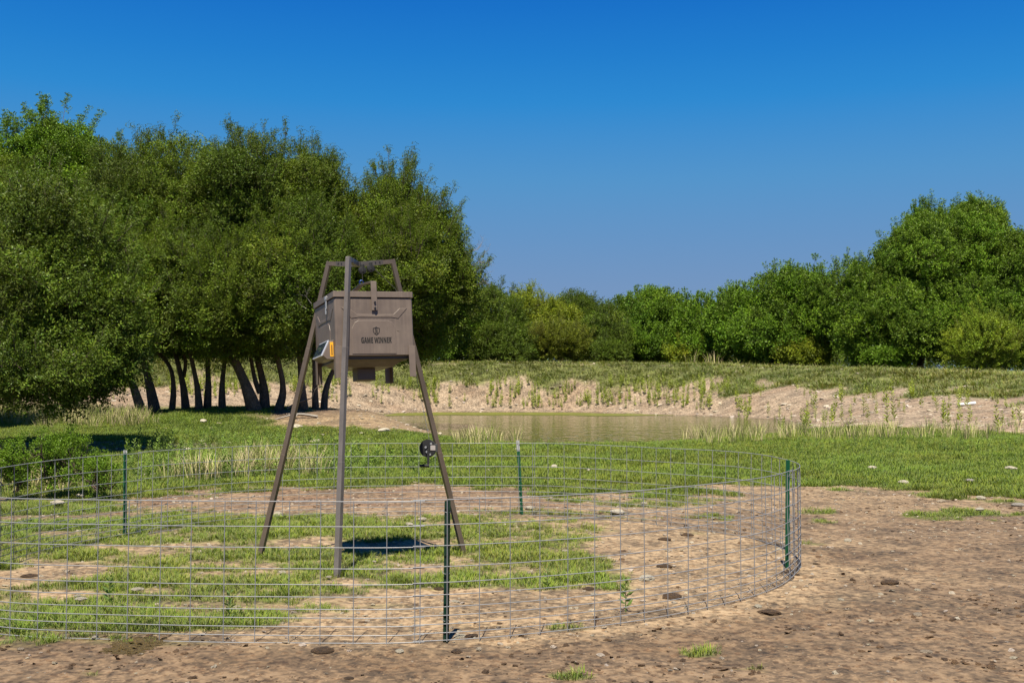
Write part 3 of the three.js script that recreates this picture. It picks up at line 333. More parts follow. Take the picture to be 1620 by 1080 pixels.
{ // stones and dung one can pick out
  const shapes = [rock(1), rock(2), rock(3), rock(4, 0.6, 0.5)], r = rng(71), pale = [0.56, 0.49, 0.38], warm = [0.42, 0.33, 0.24], grey = [0.36, 0.32, 0.28];
  const mats = [pale, warm, grey].map((c) => std(lin(...c), { map: dustTex, bumpMap: soilBump, bumpScale: 0.02, roughness: 0.95 }));
  const S = [
    [1380, 745, 6, 0, 'pale round stone in the grass right of the pen, left of the bigger one'], [1430, 769, 7, 0, 'largest pale round stone in the grass edge right of the pen'], [1600, 746, 7, 0, 'pale tilted stone in the grass at the right picture edge'], [1535, 766, 5, 2, 'grey stone at the grass edge below the right meadow'], [1490, 794, 6, 1, 'tan stone on gravel between the two right grass patches'], [1552, 790, 6, 0, 'flat pale stone beside the small right grass tuft'], [1612, 800, 8, 2, 'grey stone at the right edge near the gravel'], [1551, 813, 6, 0, 'flat pale slab in front of the right grass patch'],
    [877, 744, 6, 0, 'pale stone in grass right of the back centre post'], [931, 749, 3, 0, 'tiny yellowish stone in grass behind the pen, right of the back centre post'], [207, 0, 0], [838, 806, 7, 0, 'pale stone at the foot of the back centre post'], [872, 789, 4, 1, 'tan stone in the bare trail right of the back centre post'], [977, 814, 10, 0, 'long flat pale slab inside the pen near the far wire'], [1019, 800, 4, 0, 'small pale stone against the far wire right of the middle'],
    [440, 814, 7, 0, 'angular pale stone on the trail right of the left feeder leg'], [668, 825, 6, 0, 'flat yellowish stone in the grass behind the front post'], [648, 838, 5, 0, 'flat pale stone left of the front post in the grass'], [446, 909, 7, 0, 'pale wedge stone in front of the left feeder leg'], [520, 917, 4, 0, 'small white stone at the foot of the front feeder leg'], [667, 873, 5, 0, 'pale stone beside the feeder shadow'], [592, 893, 3, 0, 'small pale stone below the feeder shadow'],
    [720, 952, 5, 0, 'white stone right of the front post foot, in the pen'], [894, 878, 4, 0, 'small pale stone under the right grass tongue'], [838, 910, 5, 1, 'tan stone in the pen right of the front post grass'], [940, 941, 5, 0, 'pale stone in the bare right part of the pen'], [1023, 917, 11, 0, 'broad flat pale slab in the bare right half of the pen'], [126, 791, 6, 0, 'white stone in the thin grass left of the left back post'], [90, 803, 9, 0, 'flat pale stone in thin grass at far left of the pen'], [127, 960, 7, 0, 'white stone in the front left grass'], [122, 951, 5, 0, 'small white stone just above another in the front left grass'], [150, 1011, 5, 0, 'pale stone just outside the wire at front left'], [218, 939, 7, 0, 'pale stone in a bare gap of the left grass'], [32, 1028, 5, 1, 'tan stone on the earth at the bottom left'],
    [728, 1008, 7, 0, 'pale stone leaning at the foot of the front post'], [632, 1031, 7, 0, 'flat pale stone on the earth in front of the wire'], [1200, 960, 6, 0, 'pale stone outside the wire by the dark dung on the right'], [1467, 1032, 8, 1, 'tan stone on the dark earth at the lower right'], [1452, 973, 8, 1, 'flat tan stone in the trampled earth on the right'], [1331, 949, 4, 0, 'small pale stone in the middle of the right bare earth'], [1452, 934, 4, 0, 'small pale stone in the right earth above the flat tan one'], [1342, 856, 6, 0, 'pale stone on the gravel right of the right post'],
    [468, 677, 8, 0, 'white stone on the slope below the grove behind the feeder legs'], [501, 702, 7, 0, 'pale stone on the slope right of the front feeder leg'], [607, 684, 8, 0, 'pale flat stone on the mound beside the pond'], [321, 670, 6, 0, 'pale stone under the grove trunks'], [735, 672, 0], [290, 735, 7, 0, 'pale stone among weeds behind the far wire at left'], [332, 734, 6, 0, 'pale stone among weeds behind the far wire, right of another'], [1250, 700, 0]];
  for (const [px, py, s, m, label] of S) { if (!s) continue; const p = ground(px, py), k = s * -p.z / FOCAL; const o = mesh('stone', shapes[Math.floor(r() * 4)], mats[m]); o.position.set(p.x, p.y + k * 0.14 + 0.055 * grassy(p.x, -p.z), p.z); o.scale.set(1.15 * k * (1 + 0.3 * r()), k * (0.7 + 0.35 * r()), k * (0.75 + 0.3 * r())); o.rotation.y = r() * 6.283; tag(o, label, 'stone', 'stones lying about the pen'); }
  const dungMat = std(lin(0.175, 0.098, 0.042), { map: soilColor, bumpMap: soilBump, bumpScale: 0.05, roughness: 1 }), dryDung = std(lin(0.300, 0.200, 0.050), { map: soilColor, bumpMap: soilBump, bumpScale: 0.04, roughness: 1 });
  const pat = (seed) => rock(seed, 0.75, 0.42);
  for (const [px, py, s, m, label] of [[1063, 945, 20, 0, 'dark flat dung pat in the bare right half of the pen'], [1217, 970, 18, 0, 'brown dung pat outside the wire right of the pen'], [695, 932, 10, 0, 'reddish brown dung lump left of the front post'], [1052, 897, 13, 0, 'brown dung lump above the large flat pat in the pen'], [1052, 854, 11, 0, 'dung lump near the far wire on the right'], [1088, 847, 11, 0, 'dark dung lump beside another near the far wire on the right'], [45, 912, 13, 0, 'reddish dung lump in the bare gap at far left'], [722, 1031, 11, 0, 'dark brown dung chip on the earth below the front post'], [745, 1007, 12, 0, 'flat brown dung chip right of the front post foot'], [1262, 909, 5, 0, 'small dark dung lump below the right post'], [932, 932, 11, 0, 'thin flat dung chip in the middle of the bare pen'], [552, 1073, 8, 0, 'dark dung lump at the bottom picture edge'], [0, 0, 0, 1, 'large yellowish brown dung pat in front of the wire at left'], [510, 1030, 18, 0, 'dark crumbled dung in front of the wire left of the post'], [1408, 923, 17, 0, 'dark crust of dung on the trampled right earth']]) { if (!s) continue; const p = ground(px, py), k = s * -p.z / FOCAL, o = mesh('dung_pat', pat(px % 17), m ? dryDung : dungMat); o.position.set(p.x, p.y + k * 0.06, p.z); o.scale.set(k, Math.min(k, 0.16) * (s > 30 ? 0.28 : 0.62), k * (s > 30 ? 1.25 : 0.8)); o.rotation.y = px % 3; tag(o, label, 'dung', 'dung pats on the earth'); }
  { const p = ground(215, 1022), gs = [], q = rng(301); for (let i = 0; i < 260; i++) { const a = q() * 6.283, e = Math.sqrt(q()), k = 0.008 + 0.018 * q() * (1.2 - e), g = smallRock(20 + i % 7).clone(); g.scale(k * (1 + q()), k * 0.8, k * (1 + q())); g.rotateY(q() * 6); g.translate(Math.cos(a) * e * 0.2, 0.022 * (1 - e), Math.sin(a) * e * 0.26); gs.push(g); }
    const o = mesh('dung_pat', gs, dryDung); o.position.copy(p); tag(o, 'large crumbled yellowish brown dung pat in front of the wire at left', 'dung', 'dung pats on the earth'); }
  for (const [px, py, sc, label] of [[990, 968, 0.55, 'small leafy weed in the bare right half of the pen'], [362, 985, 0.5, 'small leafy weed in the front left grass of the pen'], [172, 958, 0.5, 'leafy weed left of another in the front left of the pen'], [866, 930, 0.35, 'tiny leafy weed right of the front post in the pen'], [118, 735, 1.25, 'tall leafy weed stem rising behind the bush at left']]) { const t = new THREE.Group(), p = ground(px, py); t.position.copy(p); top(t, 'leafy_weed'); tag(t, label, 'weed'); const m = mesh('foliage', stalk(600 + px, 0.26, 14, 0.09, [0.10, 0.175, 0.014]), grassMat, t); m.scale.setScalar(sc * 1.6); const st = new THREE.CylinderGeometry(0.002, 0.004, 0.25 * sc * 1.6, 5); st.translate(0, 0.125 * sc * 1.6, 0); mesh('stem', st, std(lin(0.10, 0.13, 0.03)), t); }
  const pipe = ground(1530, 642); const t = new THREE.Group(); t.position.copy(pipe).add(V(0, 0.07, 0)); top(t, 'white_pipe'); tag(t, 'short white plastic pipe lying on the right gravel bank', 'pipe'); const pm = std(lin(0.62, 0.61, 0.59), { roughness: 0.45 });
  const pg = new THREE.LatheGeometry([[0.042, -0.36], [0.055, -0.36], [0.055, 0.36], [0.042, 0.36], [0.042, -0.36]].map(([a, b]) => new THREE.Vector2(a, b)), 18); pg.rotateZ(Math.PI / 2); mesh('barrel', pg, pm, t); const co = new THREE.LatheGeometry([[0.056, 0.26], [0.068, 0.265], [0.068, 0.37], [0.056, 0.375], [0.056, 0.26]].map(([a, b]) => new THREE.Vector2(a, b)), 18); co.rotateZ(-Math.PI / 2); mesh('collar', co, pm, t); t.rotation.set(0, 0.35, 0.06);
  const lg = []; const lb = ground(455, 662); twigs(rng(5), lb.clone().add(V(0.9, 0.06, 0)), V(-1, 0.02, 0.1), 1.3, 0.045, 2, lg); tag(mesh('fallen_branch', lg, deadMat), 'bleached fallen branch at the foot of the grove', 'branch');
  const lg2 = []; const l2 = ground(440, 650); twigs(rng(9), l2.clone().add(V(0.3, 0.08, 0.1)), V(0.9, 0.35, 0.1), 0.8, 0.04, 2, lg2); tag(mesh('fallen_branch', lg2, deadMat), 'dark crooked dead branch propped among the grove trunks', 'branch');
}

// ------------------------------------------------------------------ wire pen
const PEN = { cx: -0.9, cd: 9.95 };
const penCurve = new THREE.CatmullRomCurve3([[-0.61, 6.66], [0, 6.83], [0.76, 7.2], [1.44, 7.7], [1.93, 8.23], [2.29, 8.87], [2.55, 9.5], [2.63, 10.15], [2.5, 10.9], [2.16, 11.55], [1.58, 12.25], [1.05, 12.64], [0.27, 13.0], [-0.53, 13.12], [-1.42, 12.98], [-2.4, 12.72], [-3.1, 12.33], [-3.62, 11.76], [-3.97, 11.15], [-4.21, 10.54], [-4.35, 10.0], [-4.43, 9.4], [-4.42, 8.7], [-4.22, 7.92], [-3.82, 7.27], [-3.25, 6.9], [-2.4, 6.75], [-1.5, 6.67]].map(([x, d]) => V(x, 0, -d)), true, 'centripetal'); penCurve.arcLengthDivisions = 800;
const penLen = penCurve.getLength();
const penAt = (s, off = 0) => { const u = (((s / penLen) % 1) + 1) % 1, p = penCurve.getPointAt(u), t = penCurve.getTangentAt(u); return [p.x - t.z * off, -p.z - t.x * off]; };   // s metres along, off outwards
const HW = [0, 0.053, 0.115, 0.176, 0.237, 0.324, 0.411, 0.523, 0.673, 0.822, 1].map((q) => q * 0.862 + 0.006);
const wireMat = std(lin(0.23, 0.233, 0.242), { metalness: 0.2, roughness: 0.8, roughnessMap: roughTex });
function penS(px, front) { let best = 1e9, b = 0; for (let t = 0; t < penLen; t += 0.01) { const [x, d] = penAt(t), q = Math.abs(810 + FOCAL * x / d - px); if ((d < 9.6) === front && q < best) { best = q; b = t; } } return b; }
{
  const f = thing('wire_fence', V(PEN.cx, 0, -PEN.cd), 'round pen of galvanised welded wire panels standing round the feeder', 'wire fence');
  const joints = [penS(655, true), penS(1249, true), penS(847, false), penS(225, false), penS(20, false) + 1.6].sort((a, b) => a - b);
  const r = rng(83), off = [0.008, -0.006, 0.007, -0.008, 0.006];
  joints.forEach((s0, k) => {
    let s1 = joints[(k + 1) % 5]; if (s1 <= s0) s1 += penLen; s1 += 0.09; const panel = new THREE.Group(); panel.name = 'fence_panel'; f.add(panel);
    const o = off[k], wav = (s, y) => 0.012 * (noise(s * 1.7 + k * 9, y * 2) - 0.5) + 0.02 * (noise(s * 0.6 + k, 5) - 0.5) * y, lift = (s) => 0.02 * (noise(s * 0.8 + k * 3, 1) - 0.4);
    const at = (s, y) => { const [x, d] = penAt(s, o + wav(s, y)), gy = height(x, d, false); return V(x - PEN.cx, gy + y + lift(s), PEN.cd - d); };
    HW.forEach((y) => { const pts = []; for (let s = s0; s < s1 + 0.05; s += 0.1) pts.push(at(Math.min(s, s1), y)); const sg = new THREE.TubeGeometry(new THREE.CatmullRomCurve3(pts), pts.length * 2, y > 0.8 ? 0.0034 : 0.0030, 5); mesh('line_wire', sg, wireMat, panel); });
    for (let s = s0 + 0.01; s < s1; s += 0.203) { const j = (r() - 0.5) * 0.01, pts = [0, 0.3, 0.6, 0.872].map((y) => { const p = at(s + j, y === 0 ? -0.004 : y); return p; }); mesh('stay_wire', new THREE.TubeGeometry(new THREE.CatmullRomCurve3(pts), 8, 0.0031, 5), wireMat, panel); }
  });
  // posts
  const T = new THREE.Shape([[-0.019, 0.0], [0.019, 0.0], [0.019, -0.004], [0.003, -0.005], [0.003, -0.032], [-0.003, -0.032], [-0.003, -0.005], [-0.019, -0.004]].map((p) => new THREE.Vector2(...p)));
  const green = std(lin(0.012, 0.082, 0.040), { roughness: 0.5, roughnessMap: roughTex }), darkGreen = std(lin(0.008, 0.030, 0.020), { roughness: 0.42, roughnessMap: roughTex }), white = std(lin(0.36, 0.36, 0.35), { roughness: 0.55 });
  const post = (px, front, h, mat, tip, lean, turn, label, a0) => { const [x, d] = a0 ?? penAt(penS(px, front), front ? -0.03 : 0.03), p = thing('fence_post', V(x, height(x, d, false), -d), label, 'fence post', 'steel posts of the round pen'); const cut = tip ? h - tip : h;
    const body = new THREE.ExtrudeGeometry(T, { depth: cut + 0.2, bevelEnabled: false }); body.rotateX(-Math.PI / 2); body.translate(0, -0.2, 0); mesh('shaft', body, mat, p);
    if (tip) { const b2 = new THREE.ExtrudeGeometry(T, { depth: tip, bevelEnabled: false }); b2.rotateX(-Math.PI / 2); b2.translate(0, cut, 0); mesh('painted_tip', b2, white, p); }
    for (let y = 0.06; y < cut - 0.03; y += 0.054) { const s = new THREE.BoxGeometry(0.012, 0.016, 0.008); s.translate(0, y, -0.0035 + 0.0075); mesh('stud', s, mat, p); }
    for (const y of [0.80, 0.42, 0.13]) { const c = new THREE.TorusGeometry(0.023, 0.0017, 4, 14); c.rotateX(Math.PI / 2 + 0.3); c.scale(1, 1, 1.25); c.translate(0, y, -0.012); mesh('wire_clip', c, wireMat, p); }
    p.rotation.set(0, turn, lean); return p; };
  post(708, true, 0.865, darkGreen, 0, -0.010, 0.35, 'dark green steel post tied inside the near wire, right of the feeder');
  post(1240, true, 0.93, green, 0, -0.020, -0.9, 'green steel post at the right end of the wire pen', [2.385, 9.36]);
  post(824, false, 0.90, green, 0.13, 0.055, 0.2, 'green steel post with white tip at the back centre of the pen');
  post(204, false, 0.90, green, 0.03, 0.010, 0, 'green steel post with a small pale cap at the back left of the pen');
}

// ------------------------------------------------------------------ game feeder
{
  const C = V(-1.40, 0, -9.66), f = thing('game_feeder', C, 'brown steel game feeder, square hopper hung in a three legged stand', 'feeder'), loc = (v) => v.clone().sub(C);
  const steel = std(lin(0.165, 0.125, 0.098), { map: dustTex, roughness: 0.5, roughnessMap: roughTex, metalness: 0.15 }), head = std(lin(0.135, 0.115, 0.100), { map: dustTex, roughness: 0.4, metalness: 0.15 }), skyLitPaint = std(lin(0.185, 0.160, 0.148), { map: dustTex, roughness: 0.42, metalness: 0.15 }), boltMat = std(lin(0.03, 0.03, 0.032), { roughness: 0.4, metalness: 0.6 }), black = std(lin(0.009, 0.009, 0.010), { roughness: 0.75 }), gal = std(lin(0.5, 0.5, 0.5), { roughness: 0.35, metalness: 0.7 });  // front leg uses a lighter, greyer copy with its sky reflection painted in
  const box = (w, h, d, b = 0.003) => { const s = new THREE.Shape(), x = w / 2 - b, y = h / 2 - b; s.moveTo(-x, -y); s.lineTo(x, -y); s.lineTo(x, y); s.lineTo(-x, y); s.closePath(); const g = new THREE.ExtrudeGeometry(s, { depth: Math.max(0.0005, d - 2 * b), bevelEnabled: true, bevelThickness: b, bevelSize: b, bevelSegments: 2 }); g.translate(0, 0, -(d - 2 * b) / 2); const p = g.attributes.position, n = g.attributes.normal, uv = g.attributes.uv; for (let i = 0; i < p.count; i++) { const ax = Math.abs(n.getX(i)), ay = Math.abs(n.getY(i)); uv.setXY(i, ax > 0.7 ? p.getZ(i) : p.getX(i), ay > 0.7 ? p.getZ(i) : p.getY(i)); } return g; };
  const bar = (a, b, w, face, h = w) => { const d = b.clone().sub(a), L = d.length(), z = d.normalize(), x = face.clone().addScaledVector(z, -face.dot(z)).normalize(), y = z.clone().cross(x), g = box(w, h, L, 0.004); g.applyMatrix4(new THREE.Matrix4().makeBasis(x, y, z)); g.translate((a.x + b.x) / 2, (a.y + b.y) / 2, (a.z + b.z) / 2); return g; };
  const HUB = loc(V(-1.40, 2.665, -9.66)), feet = [[410, 880], [533, 914], [734, 874]].map(([x, y]) => loc(V(...(() => { const [X, D] = flat(x, y); return [X, -0.02, -D]; })()))), corner = [spot(520, 417, 9.83), spot(551, 409.5, 9.30), spot(621, 413.5, 9.84)].map(loc);
  feet.forEach((ft, i) => {
    const c = corner[i], out = V(ft.x, 0, ft.z).normalize(), side = V(-out.z, 0, out.x), turn = i === 1 ? out.clone().multiplyScalar(0.93).addScaledVector(side, 0.36).normalize() : out, at = (t) => c.clone().lerp(ft, t), tipped = c.clone().addScaledVector(c.clone().sub(ft).normalize(), 0.02);
    const inner = c.clone().lerp(HUB, 0.42); const leg = mesh('leg', [bar(tipped, at(0.30), 0.038, turn), bar(at(0.285), at(0.66), 0.041, turn), bar(at(0.645), ft, 0.044, turn), bar(c.clone().addScaledVector(c.clone().sub(HUB).normalize(), 0.015), inner, 0.038, V(0, 1, 0))], i === 1 ? skyLitPaint : steel, f);
    const az = c.clone().sub(ft).normalize(), nrm = turn.clone().addScaledVector(az, -turn.dot(az)).normalize(), sd = az.clone().cross(nrm);
    for (const t of [0.37, 0.41, 0.62, 0.655]) for (const sgn of i === 1 ? [[sd, -1]] : [[nrm, 1]]) { const b = new THREE.CylinderGeometry(0.009, 0.009, 0.014, 6); b.applyQuaternion(new THREE.Quaternion().setFromUnitVectors(UPV, sgn[0].clone().multiplyScalar(sgn[1]))); const p = at(t).addScaledVector(sgn[0], sgn[1] * 0.024); b.translate(p.x, p.y, p.z); mesh('bolt', b, boltMat, leg); }
  });
  const arms = corner.map((c) => bar(c.clone().lerp(HUB, 0.30), HUB.clone(), 0.044, V(0, 1, 0))); const hd = mesh('head_bracket', arms, head, f); { const plate = new THREE.CylinderGeometry(0.036, 0.036, 0.04, 12); plate.translate(HUB.x, HUB.y, HUB.z); mesh('hub_plate', plate, head, hd); for (const c of corner) for (const t of [0.36, 0.48]) { const p = c.clone().lerp(HUB, t), b = new THREE.CylinderGeometry(0.008, 0.008, 0.056, 6); b.rotateX(Math.PI / 2); b.translate(p.x, p.y, p.z); mesh('bolt', b, boltMat, hd); } }
  // pulleys and cable
  const wheel = (r, w) => { const g = new THREE.LatheGeometry([[0.008, -w / 2], [r, -w / 2], [r, -w / 4], [r * 0.82, 0], [r, w / 4], [r, w / 2], [0.008, w / 2]].map(([a, b]) => new THREE.Vector2(a, b)), 24); g.rotateX(Math.PI / 2); return g; };
  const pulleys = [spot(573, 427.5, 9.62), spot(586, 424.5, 9.66)].map(loc);
  pulleys.forEach((p, i) => { const g = wheel(0.034, 0.03); g.rotateY(0.5); g.translate(p.x, p.y, p.z); const w = mesh('pulley', g, black, f); const h = box(0.028, 0.07, 0.036); h.translate(p.x, p.y + 0.02, p.z); mesh('pulley_bracket', h, black, w); });
  const strand = (pts, r = 0.0025) => new THREE.TubeGeometry(new THREE.CatmullRomCurve3(pts, false, 'catmullrom', 0.01), 24, r, 5);
  const winchAt = loc(spot(677, 709, 10.0)), eyelet = loc(spot(573.5, 447, 9.66));
  mesh('cable', [strand([pulleys[0].clone().add(V(0, -0.03, 0)), eyelet]), strand([pulleys[1].clone().add(V(0.03, 0, -0.02)), loc(spot(601, 434, 9.75)), loc(spot(628, 459, 10.05)), loc(spot(655, 575, 10.1)), winchAt.clone().add(V(0.01, 0.09, 0))])], std(lin(0.22, 0.21, 0.20), { metalness: 0.5, roughness: 0.5 }), f);
  // hopper
  const W = 0.705, H = 0.50, hop = new THREE.Group(); const hc = loc(V(-1.338, 2.056, -9.655)); 
  const paint = std(lin(0.200, 0.152, 0.124), { map: paintTex, roughness: 0.75, roughnessMap: roughTex });
  const rounded = (w, d, h, r) => { const s = new THREE.Shape(), x = w / 2, y = d / 2; s.moveTo(-x + r, -y); s.lineTo(x - r, -y); s.absarc(x - r, -y + r, r, -Math.PI / 2, 0); s.lineTo(x, y - r); s.absarc(x - r, y - r, r, 0, Math.PI / 2); s.lineTo(-x + r, y); s.absarc(-x + r, y - r, r, Math.PI / 2, Math.PI); s.lineTo(-x, -y + r); s.absarc(-x + r, -y + r, r, Math.PI, 1.5 * Math.PI); const g = new THREE.ExtrudeGeometry(s, { depth: h, bevelEnabled: true, bevelSize: 0.003, bevelThickness: 0.003, bevelSegments: 2, curveSegments: 5 }); g.rotateX(-Math.PI / 2); return g; };
  const bodyG = rounded(W - 0.006, W - 0.006, H - 0.006, 0.012); bodyG.translate(0, -H / 2 + 0.003, 0);
  const hopper = mesh('hopper', bodyG, paint, f); hopper.position.copy(hc); hopper.rotation.order = 'YXZ'; hopper.rotation.set(-0.085, 24 * Math.PI / 180, 0.022);
  const sub = (n, g, m) => mesh(n, g, m, hopper);
  const lidG = rounded(W + 0.012, W + 0.012, 0.046, 0.012); lidG.translate(0, H / 2 + 0.010, 0); const crown = new THREE.CylinderGeometry(0.18, (W - 0.02) / Math.SQRT2, 0.03, 4); crown.rotateY(Math.PI / 4); crown.translate(0, H / 2 + 0.073, 0); sub('lid', [lidG, crown], paint);
  const gapShade = rounded(W - 0.03, W - 0.03, 0.02, 0.012); gapShade.translate(0, H / 2 - 0.004, 0); sub('lid_gap_shade', gapShade, black);  // black ring painted in as the shade of the gap below the lid
  // pressed panels on the front (z = W/2) and left (x = -W/2) faces
  const raised = (pts, depth = 0.004) => { const s = new THREE.Shape(pts.map((p) => new THREE.Vector2(...p))); return new THREE.ExtrudeGeometry(s, { depth, bevelEnabled: true, bevelSize: 0.004, bevelThickness: 0.004, bevelSegments: 2 }); };
  const up = [[-0.30, 0.165], [-0.245, 0.165], [-0.165, 0.105], [0.165, 0.105], [0.225, 0.160], [0.285, 0.160], [0.205, 0.075], [0.145, 0.085], [-0.145, 0.085], [-0.215, 0.075]], low = [[-0.215, -0.235], [-0.215, -0.02], [-0.185, 0.035], [-0.155, 0.052], [0.12, 0.052], [0.15, 0.035], [0.175, -0.01], [0.175, -0.235]];
  for (const side of ['front', 'left']) for (const pts of [up, low]) { const g = raised(pts, 0.001); g.translate(0.01, 0, W / 2 - 0.001); if (side === 'left') g.rotateY(-Math.PI / 2); sub('pressed_panel', g, paint); }
  // bail over the lid
  const bt = H / 2 + 0.145, zf = W / 2 + 0.012; sub('lifting_bail', [(() => { const g = box(0.052, 0.255, 0.007, 0.002); g.translate(0, bt - 0.1275, zf + 0.004); return g; })(), (() => { const g = box(0.052, 0.255, 0.007, 0.002); g.translate(0, bt - 0.1275, -zf - 0.004); return g; })(), bar(V(0, bt, zf), V(0, bt + 0.035, 0), 0.007, V(0, 1, 0), 0.052), bar(V(0, bt + 0.035, 0), V(0, bt, -zf), 0.007, V(0, 1, 0), 0.052)], paint);
  for (const y of [bt - 0.185, bt - 0.235]) { const b = new THREE.CylinderGeometry(0.010, 0.010, 0.012, 6); b.rotateX(Math.PI / 2); b.translate(0.004, y, zf + 0.012); sub('bolt', b, boltMat); }
  const shk = new THREE.TorusGeometry(0.018, 0.006, 6, 16); shk.translate(0, bt + 0.055, 0); sub('shackle', shk, std(lin(0.06, 0.13, 0.35), { roughness: 0.4, metalness: 0.3 }));
  // latch on the left face
  const la = [box(0.012, 0.09, 0.024, 0.002), box(0.018, 0.03, 0.034, 0.002), box(0.012, 0.05, 0.012, 0.002)]; la[0].translate(-W / 2 - 0.012, H / 2 - 0.02, 0.12); la[1].translate(-W / 2 - 0.014, H / 2 + 0.03, 0.12); la[2].translate(-W / 2 - 0.016, H / 2 - 0.085, 0.12); sub('latch', la, gal);
  // funnel, motor box, stub legs
  const fun = new THREE.CylinderGeometry((W - 0.05) / Math.SQRT2, 0.40 / Math.SQRT2, 0.085, 4, 1, false); fun.rotateY(Math.PI / 4); fun.translate(0, -H / 2 - 0.043, 0); const funnel = sub('funnel', [fun.toNonIndexed()], paint); funnel.geometry.computeVertexNormals();
  const recessG = [[0, 1], [0, -1], [1, 0], [-1, 0]].map(([a, b]) => { const g = box(a ? 0.03 : W - 0.08, 0.028, b ? 0.03 : W - 0.08, 0.003); g.translate(a * (W / 2 - 0.05), -H / 2 - 0.016, b * (W / 2 - 0.05)); return g; }); sub('recess_shade', recessG, std(lin(0.05, 0.042, 0.036), { roughness: 0.5 }));  // dark strips stand in for the shade in the recess under the hopper
  const mb = box(0.165, 0.105, 0.165, 0.006); mb.translate(-0.01, -H / 2 - 0.14, 0); sub('spinner_housing', mb, std(lin(0.12, 0.09, 0.07), { map: dustTex, roughness: 0.5 })); 
  for (const [a, b] of [[-1, 1], [1, 1], [1, -1], [-1, -1]]) { const p1 = box(0.058, 0.275, 0.005, 0.0015), p2 = box(0.005, 0.275, 0.058, 0.0015); p1.translate(a * (W / 2 - 0.024), -H / 2 - 0.055, b * (W / 2 + 0.006)); p2.translate(a * (W / 2 + 0.006), -H / 2 - 0.055, b * (W / 2 - 0.026)); sub('stub_leg', [p1, p2], paint); }
  // solar charger and control box low on the left face
  const ctl = new THREE.Shape([[0, 0], [0.06, 0], [0.095, 0.03], [0.035, 0.150], [0, 0.160]].map((p) => new THREE.Vector2(...p))), cg = new THREE.ExtrudeGeometry(ctl, { depth: 0.32, bevelEnabled: true, bevelSize: 0.003, bevelThickness: 0.003, bevelSegments: 1 }); cg.rotateY(Math.PI); cg.translate(-W / 2 - 0.003, -H / 2 - 0.02, 0.29); sub('control_box', cg, paint);
  const pan = box(0.012, 0.150, 0.31, 0.003), pn = box(0.004, 0.125, 0.28, 0.001); for (const [g, o] of [[pan, 0.008], [pn, 0.0155]]) { g.rotateZ(-0.464); g.translate(-W / 2 - 0.068 - o * 0.89, -H / 2 + 0.070 + o * 0.45, 0.13); } sub('solar_frame', pan, std(lin(0.46, 0.47, 0.50), { roughness: 0.35, metalness: 0.3 })); sub('solar_cell', pn, new THREE.MeshPhysicalMaterial({ color: lin(0.015, 0.02, 0.06), roughness: 0.15, clearcoat: 1 }));
  const yl = box(0.030, 0.125, 0.002, 0.0008); yl.translate(-W / 2 - 0.021, -H / 2 + 0.062, 0.2945); const ylm = sub('warning_sticker', yl, std(lin(0.75, 0.36, 0.015), { roughness: 0.5 })); ylm.userData.label = 'bright yellow warning sticker'; const y2 = box(0.012, 0.085, 0.002, 0.0005); y2.translate(-W / 2 - 0.021, -H / 2 + 0.058, 0.297); sub('sticker_print', y2, std(lin(0.22, 0.10, 0.012), { roughness: 0.6 }));
  // lettering and emblem
  const ink = std(lin(0.008, 0.007, 0.007), { roughness: 0.9 }), font = await new FontLoader().loadAsync('fonts/droid/droid_sans_bold.typeface.json');
  const word = new TextGeometry('GAME WINNER', { font, size: 0.048, depth: 0.0006, curveSegments: 3, bevelEnabled: true, bevelSize: 0.0012, bevelThickness: 0.0003, bevelSegments: 1 }); word.computeBoundingBox(); { const b = word.boundingBox, w = b.max.x - b.min.x; word.translate(-b.min.x - w / 2, 0, 0); word.scale(0.275 / w, 1.0, 1); word.translate(0.01, -0.142, W / 2 + 0.0048); } sub('lettering', word, ink);
  const tm = new THREE.CircleGeometry(0.003, 8); tm.translate(0.148, -0.094, W / 2 + 0.0055); sub('trademark_dot', tm, ink);
  const shieldPts = (k) => [[0, 0.040], [0.014, 0.030], [0.031, 0.027], [0.031, -0.002], [0.023, -0.020], [0, -0.038], [-0.023, -0.020], [-0.031, -0.002], [-0.031, 0.027], [-0.014, 0.030]].map(([a, b]) => new THREE.Vector2(a * k, b * k)); const sh = new THREE.Shape(shieldPts(1)); sh.holes.push(new THREE.Path(shieldPts(0.80))); const eg = [new THREE.ExtrudeGeometry(sh, { depth: 0.0006, bevelEnabled: false })];
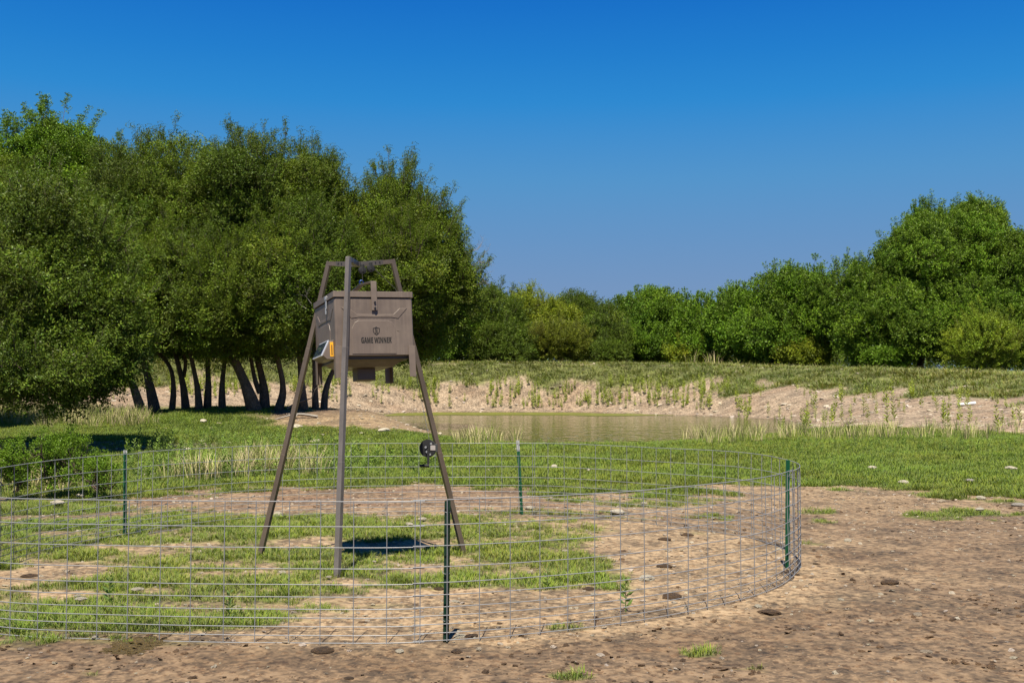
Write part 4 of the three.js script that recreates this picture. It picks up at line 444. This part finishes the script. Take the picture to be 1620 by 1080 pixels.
  const gl = new TextGeometry('G', { font, size: 0.026, depth: 0.0006, curveSegments: 3 }); gl.translate(-0.0135, 0.000, 0); const wl = new TextGeometry('W', { font, size: 0.022, depth: 0.0006, curveSegments: 3 }); wl.translate(-0.0145, -0.024, 0); eg.push(gl, wl); eg.forEach((g) => g.translate(0.012, -0.040, W / 2 + 0.0048)); sub('emblem', eg, ink);
  const wash = new THREE.TorusGeometry(0.02, 0.0012, 4, 10, 1.6); wash.rotateZ(-2.4); wash.translate(0.215, -0.02, W / 2 + 0.001); sub('dent', wash, steel);
  // winch on the right leg
  const wn = (g, m, n, p) => { g.translate(winchAt.x, winchAt.y, winchAt.z); return mesh(n, g, m, p); };
  const disc = wheel(0.083, 0.022); disc.rotateY(-0.35); const winch = wn(disc, black, 'winch', f);
  const drum = new THREE.CylinderGeometry(0.04, 0.04, 0.07, 18); drum.rotateX(Math.PI / 2); drum.rotateY(-0.35); drum.translate(0.0, 0, -0.03); wn(drum, boltMat, 'cable_drum', winch);
  const fr = box(0.085, 0.075, 0.01); fr.rotateY(-0.35); fr.translate(0.052, 0.005, 0.022); wn(fr, std(lin(0.07, 0.07, 0.07), { roughness: 0.5, metalness: 0.3 }), 'winch_frame', winch); const pl = box(0.05, 0.045, 0.004, 0.001); pl.rotateY(-0.35); pl.translate(0.048, 0.006, 0.031); wn(pl, std(lin(0.36, 0.32, 0.30), { roughness: 0.5 }), 'rating_plate', winch);
  for (const [a, b] of [[-0.01, -0.03], [0.03, 0.045], [0.02, -0.055], [-0.02, 0.012]]) { const n = new THREE.CylinderGeometry(0.011, 0.011, 0.012, 6); n.rotateX(Math.PI / 2); n.translate(a, b, 0.022); wn(n, gal, 'nut', winch); }
  const arm = [box(0.022, 0.17, 0.008, 0.002), new THREE.CylinderGeometry(0.012, 0.015, 0.085, 12)]; arm[0].translate(0.005, -0.085, 0.034); arm[1].rotateZ(Math.PI / 2); arm[1].translate(-0.03, -0.158, 0.045); wn(mergeGeometries(arm.map(plain)), black, 'crank', winch);
}
console.log('leaf sprigs', tree.total);
renderer.render(scene, camera);
